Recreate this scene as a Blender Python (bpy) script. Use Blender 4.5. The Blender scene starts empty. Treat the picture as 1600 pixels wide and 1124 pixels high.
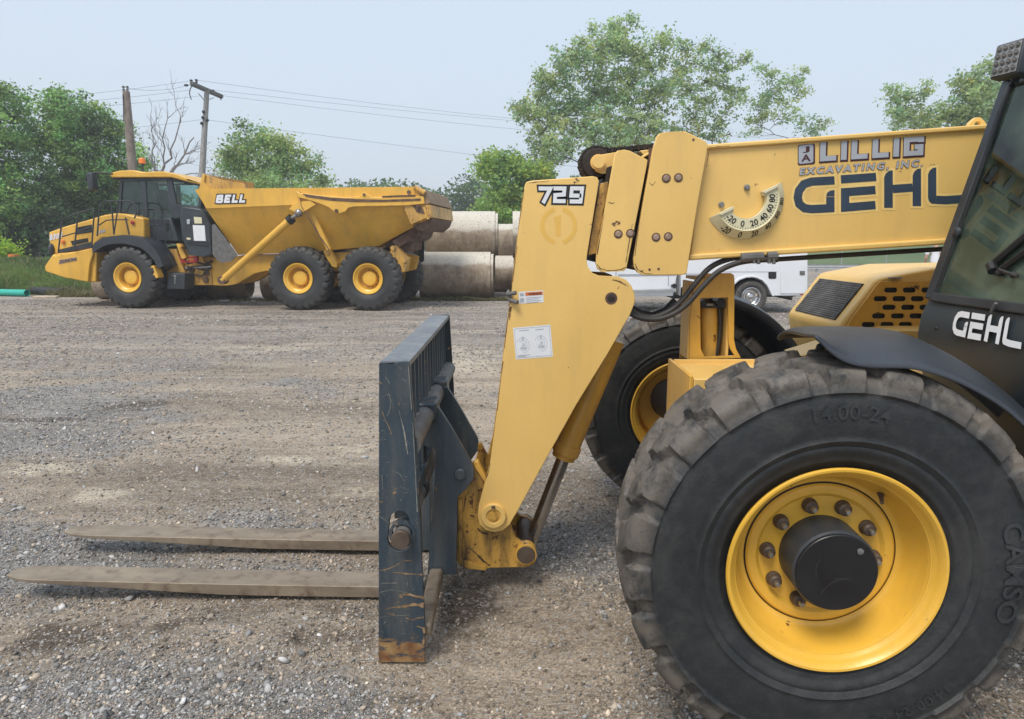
import bpy, math, random
import numpy as np
from mathutils import Vector, Matrix
from mathutils.geometry import tessellate_polygon
random.seed(7); rng = np.random.default_rng(7)
S = bpy.context.scene; COL = S.collection; R = math.radians

# ---------------------------------------------------------------- camera
FP = 1080.0; HZ = 378.0; CH = 1.66
TH = math.atan((562 - HZ) / FP); CT, ST = math.cos(TH), math.sin(TH)
cam = bpy.data.cameras.new('camera'); co = bpy.data.objects.new('camera', cam); COL.objects.link(co)
co.location = (0, 0, CH); co.rotation_euler = (math.pi / 2 - TH, 0, 0)
cam.sensor_fit = 'HORIZONTAL'; cam.sensor_width = 36; cam.lens = FP / 1600 * 36; cam.clip_end = 2000; cam.clip_start = 0.05
S.camera = co
# ---------------------------------------------------------------- sky, sun, exposure
SUN_EL, SUN_AZ = 58, 208          # azimuth clockwise from +Y: behind the camera, a little to its left
w = bpy.data.worlds.new('World'); S.world = w; w.use_nodes = True
nt = w.node_tree; nt.nodes.clear()
sky = nt.nodes.new('ShaderNodeTexSky'); sky.sky_type = 'NISHITA'; sky.sun_disc = False
sky.sun_elevation = R(SUN_EL); sky.sun_rotation = R(SUN_AZ); sky.dust_density = 4; sky.air_density = 1.3
mixw = nt.nodes.new('ShaderNodeMix'); mixw.data_type = 'RGBA'; mixw.inputs[0].default_value = 0.8
tcw = nt.nodes.new('ShaderNodeTexCoord'); sepw = nt.nodes.new('ShaderNodeSeparateXYZ')
rw = nt.nodes.new('ShaderNodeValToRGB'); nt.links.new(tcw.outputs['Generated'], sepw.inputs[0])
nzw = nt.nodes.new('ShaderNodeTexNoise'); nzw.inputs['Scale'].default_value = 1.6; nzw.inputs['Detail'].default_value = 4
nt.links.new(tcw.outputs['Generated'], nzw.inputs['Vector'])
maw = nt.nodes.new('ShaderNodeMath'); maw.operation = 'MULTIPLY_ADD'; maw.inputs[1].default_value = .22; nt.links.new(nzw.outputs[0], maw.inputs[0])
nt.links.new(sepw.outputs['Z'], maw.inputs[2]); nt.links.new(maw.outputs[0], rw.inputs[0])
cr = rw.color_ramp; cr.elements[0].position = 0.08; cr.elements[0].color = (.585, .662, .745, 1)
cr.elements[1].position = 0.62; cr.elements[1].color = (.60, .695, .83, 1)
scl = nt.nodes.new('ShaderNodeVectorMath'); scl.operation = 'SCALE'; scl.inputs['Scale'].default_value = 10.6
nt.links.new(rw.outputs[0], scl.inputs[0]); nt.links.new(sky.outputs[0], mixw.inputs[6]); nt.links.new(scl.outputs[0], mixw.inputs[7])
bg = nt.nodes.new('ShaderNodeBackground'); bg.inputs[1].default_value = 0.10
nt.links.new(mixw.outputs[2], bg.inputs[0]); ow = nt.nodes.new('ShaderNodeOutputWorld'); nt.links.new(bg.outputs[0], ow.inputs[0])
sl = bpy.data.lights.new('sun', 'SUN'); sl.energy = 2.3; sl.angle = R(22); sl.color = (1, .94, .85)
so = bpy.data.objects.new('sun', sl); COL.objects.link(so)
sd = Vector((math.sin(R(SUN_AZ)) * math.cos(R(SUN_EL)), math.cos(R(SUN_AZ)) * math.cos(R(SUN_EL)), math.sin(R(SUN_EL))))
so.rotation_euler = sd.to_track_quat('Z', 'Y').to_euler(); so.location = (0, -5, 20)
S.view_settings.view_transform = 'Standard'; S.view_settings.look = 'None'; S.view_settings.exposure = 0.33; S.view_settings.gamma = 1

# ---------------------------------------------------------------- projection helpers
class Fr:
    """a local frame (origin on the ground, yaw); P(u, v, yl) is the local (x, z) where the sight line of a photo point meets the plane y = yl"""
    def __init__(s, O, yaw=0): s.O = Vector((O[0], O[1], 0)); s.ex = Vector((math.cos(yaw), math.sin(yaw), 0)); s.ey = Vector((-math.sin(yaw), math.cos(yaw), 0)); s.yaw = yaw
    def P(s, u, v, yl):
        a = (u - 800) / FP; b = (v - 562) / FP
        d = Vector((a, CT - b * ST, -ST - b * CT)); c = Vector((0, 0, CH))
        t = (yl - (c - s.O).dot(s.ey)) / d.dot(s.ey); p = c + d * t - s.O
        return (p.dot(s.ex), p.z)
    def L(s, pts, yl): return [s.P(u, v, yl) for u, v in pts]
def G(u, v, Z=0):
    a = (u - 800) / FP; b = (v - 562) / FP; t = (Z - CH) / (-ST - b * CT)
    return (a * t, (CT - b * ST) * t)
W0 = Fr((0, 0))

# ---------------------------------------------------------------- mesh helpers
OFF = Vector((0, 0, 0))
class MB:
    def __init__(s): s.v = []; s.f = []
    def add(s, v, f):
        n = len(s.v); s.v += [tuple(p) for p in v]; s.f += [[i + n for i in q] for q in f]; return s
    def box(s, x0, x1, y0, y1, z0, z1):
        return s.add([(x0,y0,z0),(x1,y0,z0),(x1,y1,z0),(x0,y1,z0),(x0,y0,z1),(x1,y0,z1),(x1,y1,z1),(x0,y1,z1)],
                     [(0,3,2,1),(4,5,6,7),(0,1,5,4),(1,2,6,5),(2,3,7,6),(3,0,4,7)])
    def prism(s, pts, y0, y1, holes=()):
        """profile in (x, z), extruded from y0 to y1; holes cut right through"""
        loops = [list(pts)] + [list(h) for h in holes]
        ar = sum(a[0] * b[1] - b[0] * a[1] for a, b in zip(loops[0], loops[0][1:] + loops[0][:1]))
        if ar < 0: loops[0].reverse()
        for h in loops[1:]:
            if sum(a[0] * b[1] - b[0] * a[1] for a, b in zip(h, h[1:] + h[:1])) > 0: h.reverse()
        flat = [p for l in loops for p in l]; n = len(flat)
        tris = tessellate_polygon([[Vector((p[0], p[1], 0)) for p in l] for l in loops])
        v = [(p[0], y0, p[1]) for p in flat] + [(p[0], y1, p[1]) for p in flat]; f = []
        for a, b, c in tris:
            A, B, C = flat[a], flat[b], flat[c]
            if (B[0]-A[0])*(C[1]-A[1]) - (C[0]-A[0])*(B[1]-A[1]) < 0: b, c = c, b
            f.append((a, b, c)); f.append((c + n, b + n, a + n))
        k = 0
        for l in loops:
            m = len(l)
            for i in range(m): f.append((k + (i + 1) % m, k + i, k + i + n, k + (i + 1) % m + n))
            k += m
        return s.add(v, f)
    def prismx(s, pts, x0, x1):
        """profile in (y, z) extruded along x"""
        m = MB().prism(pts, x0, x1); return s.add([(y, x, z) for x, y, z in m.v], [q[::-1] for q in m.f])
    def hull2(s, A, B):
        """solid between two matching loops"""
        n = len(A); return s.add(list(A) + list(B), [tuple(range(n))[::-1], tuple(range(n, 2 * n))] + [(i, (i + 1) % n, (i + 1) % n + n, i + n) for i in range(n)])
    def plate(s, pts, t):
        """flat plate from a 3-D polygon, thickness t along its normal"""
        P = [Vector(p) for p in pts]; n = Vector((0, 0, 0))
        for i in range(len(P)): n += P[i].cross(P[(i + 1) % len(P)])
        n.normalize(); return s.hull2(P, [p + n * t for p in P])
    def tube(s, pts, r, n=10, caps=True):
        pts = [Vector(p) for p in pts]; rr = r if isinstance(r, (list, tuple)) else [r] * len(pts)
        k = len(s.v); prev = None
        for i, p in enumerate(pts):
            d = (pts[min(i + 1, len(pts) - 1)] - pts[max(i - 1, 0)]).normalized()
            if prev is None: a = d.orthogonal().normalized()
            else:
                a = prev - d * prev.dot(d); a = a.normalized() if a.length > 1e-6 else d.orthogonal().normalized()
            prev = a; b = d.cross(a)
            for j in range(n):
                t = 2 * math.pi * j / n; s.v.append(tuple(p + (a * math.cos(t) + b * math.sin(t)) * rr[i]))
        for i in range(len(pts) - 1):
            for j in range(n):
                q = k + i * n; s.f.append([q + j, q + (j + 1) % n, q + n + (j + 1) % n, q + n + j])
        if caps:
            s.f.append([k + j for j in range(n)][::-1]); q = k + (len(pts) - 1) * n; s.f.append([q + j for j in range(n)])
        return s
    def lathe(s, prof, c=(0, 0, 0), n=48, axis='y', close=False):
        """profile of (radius, offset along axis)"""
        k = len(s.v); m = len(prof)
        for i in range(n):
            t = 2 * math.pi * i / n; ct, st = math.cos(t), math.sin(t)
            for r, o in prof:
                p = (r * ct, o, r * st) if axis == 'y' else (o, r * ct, r * st) if axis == 'x' else (r * ct, r * st, o)
                s.v.append((p[0] + c[0], p[1] + c[1], p[2] + c[2]))
        for i in range(n):
            for j in range(m if close else m - 1):
                a = k + i * m + j; b = k + i * m + (j + 1) % m; i2 = (i + 1) % n
                s.f.append([a, b, k + i2 * m + (j + 1) % m, k + i2 * m + j])
        return s
    def cyl(s, c, r, y0, y1, n=24, axis='y'):
        o = {'y': 1, 'x': 0, 'z': 2}[axis]; cc = list(c); cc[o] = 0
        return s.lathe([(0.0005, y0), (r, y0), (r, y1), (0.0005, y1)], cc, n, axis)
    def ball(s, c, r, n=12, sc=(1, 1, 1)):
        k = len(s.v); m = n // 2
        for i in range(m + 1):
            a = math.pi * i / m
            for j in range(n):
                t = 2 * math.pi * j / n
                s.v.append((c[0] + r * sc[0] * math.sin(a) * math.cos(t), c[1] + r * sc[1] * math.sin(a) * math.sin(t), c[2] + r * sc[2] * math.cos(a)))
        for i in range(m):
            for j in range(n): s.f.append([k + i*n + j, k + i*n + n + j, k + i*n + n + (j+1) % n, k + i*n + (j+1) % n])
        return s
    def build(s, name, mat, parent=None, bevel=0, angle=35, seg=2, loc=None, off=None):
        me = bpy.data.meshes.new(name); o_ = OFF if off is None else Vector(off)
        me.from_pydata([(a - o_[0], b - o_[1], c - o_[2]) for a, b, c in s.v], [], s.f); me.update()
        return link(me, name, mat, parent, bevel, angle, seg, loc)
def link(me, name, mat, parent=None, bevel=0, angle=35, seg=2, loc=None):
    me.materials.append(mat)
    import bmesh
    bm = bmesh.new(); bm.from_mesh(me); bmesh.ops.recalc_face_normals(bm, faces=bm.faces); bm.to_mesh(me); bm.free()
    me.shade_smooth(); me.set_sharp_from_angle(angle=R(angle))
    o = bpy.data.objects.new(name, me); COL.objects.link(o)
    if parent is not None: o.parent = parent
    if loc is not None: o.location = loc
    if bevel:
        b = o.modifiers.new('bevel', 'BEVEL'); b.width = bevel; b.segments = seg; b.limit_method = 'ANGLE'; b.angle_limit = R(40); b.harden_normals = False
    return o
def tag(o, label=None, cat=None, group=None, kind=None):
    if label: o['label'] = label
    if cat: o['category'] = cat
    if group: o['group'] = group
    if kind: o['kind'] = kind
    return o
def thing(name, label, cat, loc=(0, 0, 0), rotz=0, group=None):
    o = bpy.data.objects.new(name, None); COL.objects.link(o); o.empty_display_size = .3
    o.location = loc; o.rotation_euler = (0, 0, rotz); return tag(o, label, cat, group)
def copy_tree(o, parent=None):
    c = o.copy(); COL.objects.link(c)
    if parent is not None: c.parent = parent
    for ch in list(o.children): copy_tree(ch, c)
    return c
def npmesh(name, V, F, mat, parent=None, col=None, smooth=False):
    """big mesh from numpy arrays; F is (n, k)"""
    me = bpy.data.meshes.new(name); n, k = F.shape
    me.vertices.add(len(V)); me.vertices.foreach_set('co', V.astype(np.float32).ravel())
    me.loops.add(n * k); me.loops.foreach_set('vertex_index', F.astype(np.int32).ravel())
    me.polygons.add(n); me.polygons.foreach_set('loop_start', np.arange(0, n * k, k, dtype=np.int32))
    me.update(calc_edges=True)
    if col is not None:
        a = me.color_attributes.new('col', 'FLOAT_COLOR', 'POINT'); c4 = np.ones((len(V), 4), np.float32); c4[:, :3] = col; a.data.foreach_set('color', c4.ravel())
    if smooth: me.shade_smooth()
    me.materials.append(mat); o = bpy.data.objects.new(name, me); COL.objects.link(o)
    if parent is not None: o.parent = parent
    return o

# ---------------------------------------------------------------- materials
class NT:
    def __init__(s, name):
        s.m = bpy.data.materials.new(name); s.m.use_nodes = True; s.t = s.m.node_tree; s.b = s.t.nodes['Principled BSDF']; s.out = s.t.nodes['Material Output']
        s.tc = s.t.nodes.new('ShaderNodeTexCoord').outputs['Object']
    def n(s, kind, **k):
        x = s.t.nodes.new(kind)
        for a, b in k.items(): setattr(x, a, b)
        return x
    def l(s, a, b): s.t.links.new(a, b)
    def noise(s, scale, detail=4, rough=.55, vec=None, sc=None, dist=0):
        x = s.n('ShaderNodeTexNoise'); x.inputs['Scale'].default_value = scale; x.inputs['Detail'].default_value = detail; x.inputs['Roughness'].default_value = rough; x.inputs['Distortion'].default_value = dist
        v = vec or s.tc
        if sc:
            mp = s.n('ShaderNodeMapping'); mp.inputs['Scale'].default_value = sc; s.l(v, mp.inputs[0]); v = mp.outputs[0]
        s.l(v, x.inputs['Vector']); return x.outputs[0]
    def ramp(s, f, a, b, ca=(0, 0, 0, 1), cb=(1, 1, 1, 1)):
        x = s.n('ShaderNodeValToRGB'); x.color_ramp.elements[0].position = a; x.color_ramp.elements[1].position = b
        x.color_ramp.elements[0].color = ca; x.color_ramp.elements[1].color = cb; s.l(f, x.inputs[0]); return x.outputs[0]
    def mix(s, f, a, b, mode='MIX'):
        x = s.n('ShaderNodeMix', data_type='RGBA', blend_type=mode)
        for i, q in ((0, f), (6, a), (7, b)):
            if hasattr(q, 'is_linked'): s.l(q, x.inputs[i])
            elif i == 0: x.inputs[0].default_value = q
            else: x.inputs[i].default_value = (*q[:3], 1)
        return x.outputs[2]
    def math(s, op, a, b=0, c=None):
        x = s.n('ShaderNodeMath', operation=op)
        for i, q in enumerate((a, b) if c is None else (a, b, c)):
            if hasattr(q, 'is_linked'): s.l(q, x.inputs[i])
            else: x.inputs[i].default_value = q
        return x.outputs[0]
    def sep(s, v=None):
        x = s.n('ShaderNodeSeparateXYZ'); s.l(v or s.tc, x.inputs[0]); return x.outputs
    def bump(s, h, dist, strength=1, prev=None):
        x = s.n('ShaderNodeBump'); x.inputs['Distance'].default_value = dist; x.inputs['Strength'].default_value = strength; s.l(h, x.inputs['Height'])
        if prev: s.l(prev, x.inputs['Normal'])
        return x.outputs[0]
    def fin(s, col, rough=.5, normal=None, metal=0, coat=0, spec=.5):
        if hasattr(col, 'is_linked'): s.l(col, s.b.inputs['Base Color'])
        else: s.b.inputs['Base Color'].default_value = (*col, 1)
        if hasattr(rough, 'is_linked'): s.l(rough, s.b.inputs['Roughness'])
        else: s.b.inputs['Roughness'].default_value = rough
        if normal: s.l(normal, s.b.inputs['Normal'])
        s.b.inputs['Metallic'].default_value = metal; s.b.inputs['Coat Weight'].default_value = coat; s.b.inputs['Coat Roughness'].default_value = .25; s.b.inputs['Specular IOR Level'].default_value = spec
        return s.m
def simple(name, col, rough=.5, metal=0, var=.18, sc=6, coat=0, bump=0):
    t = NT(name); d = tuple(c * (1 - var) for c in col); b_ = tuple(min(1, c * (1 + var * .6)) for c in col)
    c = t.mix(t.ramp(t.noise(sc, 6), .3, .7), d, b_); n = t.bump(t.noise(sc * 14, 3), bump) if bump else None
    return t.fin(c, rough, n, metal, coat)
def paint(name, col, rough=.42, dirt=(.20, .15, .09), dirtamt=.5, chips=.64, rust=(.11, .045, .02), fine=1.0, coat=.15, fade=.12, rustz=None):
    """worn machine paint: faded patches, streaked dirt, small chips down to rust"""
    t = NT(name)
    light = tuple(min(1, c * (1 + fade) + .02) for c in col); dark = tuple(c * (1 - fade) for c in col)
    c = t.mix(t.ramp(t.noise(1.7 * fine, 5), .3, .7), dark, light)
    st = t.noise(3 * fine, 6, .65, sc=(3, 3, .5)); c = t.mix(t.math('MULTIPLY', t.ramp(st, .47, .68), dirtamt), c, dirt)
    sp = t.noise(60 * fine, 2, .6); c = t.mix(t.math('MULTIPLY', t.ramp(sp, .56, .66), .25 * dirtamt), c, dirt)
    ch = t.noise(13 * fine, 8, .72); cm = t.ramp(ch, chips, chips + .02); c = t.mix(cm, c, rust)
    if rustz is not None:
        z = t.sep()[2]; zz = t.math('ADD', z, t.math('MULTIPLY', t.noise(9, 6, .7), rustz[1])); rm = t.math('MULTIPLY', t.ramp(zz, rustz[0], rustz[0] + .02, (1, 1, 1, 1), (0, 0, 0, 1)), t.ramp(t.noise(16, 7, .75, sc=(.5, 1, 2.2)), .44, .50))
        c = t.mix(rm, c, t.mix(t.ramp(t.noise(22, 6), .35, .65), (.16, .065, .025), (.33, .21, .09)))
    r = t.math('ADD', t.math('MULTIPLY', t.noise(7 * fine, 4), .22), rough - .1)
    return t.fin(c, r, t.bump(t.noise(45 * fine, 3), .0006), 0, coat)
M = {}
M['boom'] = paint('boom_yellow', (.75, .48, .135), .45, dirtamt=.10, chips=.665, fade=.06)
M['yellow'] = paint('machine_yellow', (.66, .36, .045), .42, dirtamt=.35, chips=.64)
M['greasy'] = paint('greasy_yellow', (.56, .31, .05), .4, dirt=(.045, .028, .016), dirtamt=1.0, chips=.58, fine=1.6)
M['rim'] = paint('rim_yellow', (.74, .42, .04), .35, dirtamt=.15, chips=.655, fade=.1)
M['truckyellow'] = paint('truck_yellow', (.70, .39, .042), .4, dirtamt=.22, chips=.68, fine=.6)
M['truckdirty'] = paint('truck_dirty_yellow', (.56, .31, .05), .5, dirt=(.17, .10, .06), dirtamt=.9, chips=.60, fine=.8)
M['rust'] = simple('rusty_steel', (.13, .075, .05), .8, 0, .5, 9, bump=.001)
M['carriage'] = paint('blue_grey_paint', (.023, .040, .056), .42, dirt=(.22, .19, .15), dirtamt=.3, chips=.635, rust=(.30, .19, .09), fine=1.1, fade=.2)
M['carriage_side'] = paint('blue_grey_scratched', (.023, .042, .060), .42, dirt=(.22, .19, .15), dirtamt=.28, chips=.625, rust=(.33, .20, .09), fine=1.1, fade=.2, rustz=(.185, .19))
M['dark'] = simple('dark_grey_plastic', (.032, .038, .046), .5, 0, .3, 5, bump=.0008)
M['fender'] = simple('scuffed_grey_plastic', (.038, .044, .055), .46, 0, .25, 4, bump=.0012)
M['cab'] = simple('charcoal_cab_paint', (.032, .042, .050), .45, 0, .2, 5)
M['black'] = simple('black', (.012, .012, .013), .5, 0, .3, 8)
M['blackcap'] = simple('black_hub_paint', (.010, .010, .011), .38, 0, .5, 12)
M['hose'] = simple('hose_rubber', (.035, .032, .030), .6, 0, .3, 20)
M['chain'] = simple('greasy_chain', (.030, .020, .014), .6, 0, .6, 40, bump=.003)
M['steel'] = simple('worn_steel', (.33, .31, .29), .38, .8, .3, 14)
M['rod'] = simple('chrome_rod', (.40, .38, .35), .22, .9, .25, 8)
M['pin'] = simple('brown_pin', (.11, .08, .06), .55, .3, .4, 15)
M['shaft'] = simple('dusty_shaft', (.15, .145, .14), .6, .2, .4, 10)
M['white'] = simple('white_vinyl', (.72, .73, .75), .45, 0, .06, 10)
M['grey_vinyl'] = simple('grey_vinyl', (.38, .40, .44), .5, 0, .08, 10)
M['navy'] = simple('navy_vinyl', (.032, .052, .082), .5, 0, .2, 10)
M['maroon'] = simple('maroon_outline', (.065, .018, .022), .5, 0, .1, 10)
M['orange_vinyl'] = simple('orange_vinyl', (.60, .16, .04), .5, 0, .1, 10)
M['cream'] = simple('cream_plastic', (.68, .63, .42), .45, 0, .08, 8)
M['fadedmark'] = simple('faded_yellow_mark', (.76, .455, .095), .45, 0, .05, 8)
M['whitepaint'] = simple('white_truck_paint', (.74, .76, .79), .3, 0, .05, 2, coat=.3)
M['chrome'] = simple('chrome', (.62, .62, .62), .18, 1, .15, 9)
M['red'] = simple('red_paint', (.42, .03, .03), .45, 0, .2, 9)
M['amber'] = simple('amber_lens', (.75, .20, .03), .3, 0, .1, 9)
M['lens'] = simple('grey_lens', (.30, .29, .27), .25, .4, .25, 60)
M['green_pipe'] = simple('green_pvc', (.03, .42, .33), .4, 0, .12, 4)
M['blackpipe'] = simple('black_corrugated_plastic', (.02, .02, .022), .5, 0, .3, 4)
M['wood'] = simple('weathered_wood', (.42, .34, .25), .8, 0, .25, 6)
M['galv'] = simple('galvanised_steel', (.42, .44, .45), .5, .4, .15, 4)
M['skin'] = simple('skin', (.50, .28, .20), .5, 0, .08, 9)
M['shirt'] = simple('white_cotton', (.78, .78, .82), .9, 0, .05, 9)
M['jeans'] = simple('denim', (.05, .07, .12), .9, 0, .2, 9)
M['hair'] = simple('brown_hair', (.05, .03, .02), .7, 0, .3, 30)
M['seat'] = simple('black_seat_vinyl', (.02, .02, .02), .6, 0, .2, 9)

def mat_forks():
    t = NT('fork_steel'); c = t.mix(t.ramp(t.noise(3, 6, .65, sc=(1, 3, 3)), .35, .65), (.185, .145, .105), (.31, .25, .18))
    c = t.mix(t.ramp(t.noise(14, 7, .7), .50, .66), c, (.15, .10, .072)); c = t.mix(t.ramp(t.noise(2, 3), .5, .8), c, (.33, .28, .21))
    return t.fin(c, t.math('ADD', t.math('MULTIPLY', t.noise(9, 4), .3), .4), t.bump(t.noise(60, 4), .0012), .25)
M['forks'] = mat_forks()
def mat_rubber(name, r_in, r_out, dust=(.145, .125, .10), base=(.022, .026, .031), amt=.85):
    t = NT(name); x, y, z = t.sep(); r = t.math('SQRT', t.math('ADD', t.math('MULTIPLY', x, x), t.math('MULTIPLY', z, z)))
    nz = t.noise(6, 6, .65); f = t.n('ShaderNodeMapRange'); f.inputs[1].default_value = r_in; f.inputs[2].default_value = r_out
    t.l(t.math('ADD', r, t.math('MULTIPLY', t.math('SUBTRACT', nz, .5), (r_out - r_in) * 1.6)), f.inputs[0])
    c = t.mix(t.ramp(t.noise(3, 5), .3, .7), base, tuple(q * 1.8 + .004 for q in base))
    c = t.mix(t.math('MULTIPLY', t.ramp(t.noise(26, 5, .7), .45, .7), .30), c, (.055, .055, .053))
    c = t.mix(t.math('MULTIPLY', t.math('MULTIPLY', f.outputs[0], t.ramp(t.noise(11, 7, .75), .36, .54)), amt), c, dust)
    c = t.mix(t.math('MULTIPLY', t.ramp(t.noise(4, 8, .75, dist=.6), .48, .66), .35), c, (.075, .070, .062)); n = t.bump(t.noise(90, 4, .6), .0015); n = t.bump(t.noise(14, 4), .003, 1, n)
    return t.fin(c, .62, n)
M['rubber'] = mat_rubber('tyre_rubber', .565, .615, dust=(.125, .108, .090), base=(.009, .011, .013), amt=1.0)
M['rubber_big'] = mat_rubber('haul_tyre_rubber', .55, .9, base=(.015, .016, .017), dust=(.115, .10, .085), amt=.5)
M['tailplate'] = simple('scraped_brown_steel', (.27, .185, .115), .7, .1, .35, 4, bump=.002)
M['rubber_car'] = mat_rubber('truck_tyre_rubber', .2, .4, base=(.03, .03, .03), amt=.5)
def mat_glass(name, tint=(.62, .78, .70), rough=.02, dirt=.12):
    t = NT(name); tr = t.n('ShaderNodeBsdfTransparent'); tr.inputs[0].default_value = (*tint, 1)
    gl = t.n('ShaderNodeBsdfGlossy'); gl.inputs['Roughness'].default_value = rough
    df = t.n('ShaderNodeBsdfDiffuse'); df.inputs[0].default_value = (.26, .34, .27, 1)
    fr = t.n('ShaderNodeFresnel'); fr.inputs[0].default_value = 1.5
    m1 = t.n('ShaderNodeMixShader'); t.l(fr.outputs[0], m1.inputs[0]); t.l(tr.outputs[0], m1.inputs[1]); t.l(gl.outputs[0], m1.inputs[2])
    m2 = t.n('ShaderNodeMixShader'); t.l(t.math('MULTIPLY', t.ramp(t.noise(3, 6, .6), .35, .75), dirt), m2.inputs[0]); t.l(m1.outputs[0], m2.inputs[1]); t.l(df.outputs[0], m2.inputs[2])
    t.l(m2.outputs[0], t.out.inputs[0]); return t.m
M['glass'] = mat_glass('tinted_glass', (.66, .84, .68), dirt=.42); M['glass_side'] = mat_glass('side_glass', (.80, .90, .86), dirt=.06)
M['glass_truck'] = mat_glass('truck_glass', (.72, .84, .82), dirt=.10)
def mat_concrete():
    t = NT('stained_concrete'); c = t.mix(t.ramp(t.noise(1.3, 6, .6), .35, .65), (.26, .20, .14), (.46, .385, .295))
    c = t.mix(t.math('MULTIPLY', t.ramp(t.noise(2.5, 7, .7, sc=(1, 1, .6)), .42, .62), .75), c, (.145, .095, .062))
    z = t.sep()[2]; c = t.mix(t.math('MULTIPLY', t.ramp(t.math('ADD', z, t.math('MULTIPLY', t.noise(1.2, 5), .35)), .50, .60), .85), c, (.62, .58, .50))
    c = t.mix(t.ramp(t.noise(30, 4), .60, .66), c, (.13, .10, .08))
    return t.fin(c, .85, t.bump(t.noise(30, 6), .006))
M['concrete'] = mat_concrete()
def mat_bark(name, a, b):
    t = NT(name); return t.fin(t.mix(t.ramp(t.noise(5, 6, .65, sc=(3, 3, .6)), .35, .65), a, b), .85, t.bump(t.noise(9, 6, .6, sc=(4, 4, .5)), .02))
M['bark'] = mat_bark('bark', (.045, .04, .033), (.13, .12, .10)); M['pole'] = mat_bark('weathered_pole', (.15, .115, .09), (.30, .25, .21)); M['polegrey'] = mat_bark('grey_pole', (.22, .21, .20), (.40, .39, .37))
M['dead'] = mat_bark('dead_wood', (.15, .13, .125), (.28, .26, .25))
def mat_leaf(name, trans=.5):
    t = NT(name); a = t.n('ShaderNodeAttribute'); a.attribute_name = 'col'
    d = t.n('ShaderNodeBsdfPrincipled'); t.l(a.outputs[0], d.inputs['Base Color']); d.inputs['Roughness'].default_value = .5; d.inputs['Specular IOR Level'].default_value = .35
    tl = t.n('ShaderNodeBsdfTranslucent'); hs = t.n('ShaderNodeHueSaturation'); hs.inputs['Value'].default_value = 1.5; t.l(a.outputs[0], hs.inputs['Color']); t.l(hs.outputs[0], tl.inputs[0])
    m = t.n('ShaderNodeMixShader'); m.inputs[0].default_value = trans; t.l(d.outputs[0], m.inputs[1]); t.l(tl.outputs[0], m.inputs[2]); t.l(m.outputs[0], t.out.inputs[0]); return t.m
M['leaf'] = mat_leaf('leaves')
def mat_attr(name, rough=.85):
    t = NT(name); a = t.n('ShaderNodeAttribute'); a.attribute_name = 'col'; return t.fin(t.mix(t.ramp(t.noise(120, 3), .3, .7), a.outputs[0], (.2, .19, .18)) if 0 else a.outputs[0], rough, t.bump(t.noise(150, 3), .002))
M['stone'] = mat_attr('gravel_stone')
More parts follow.
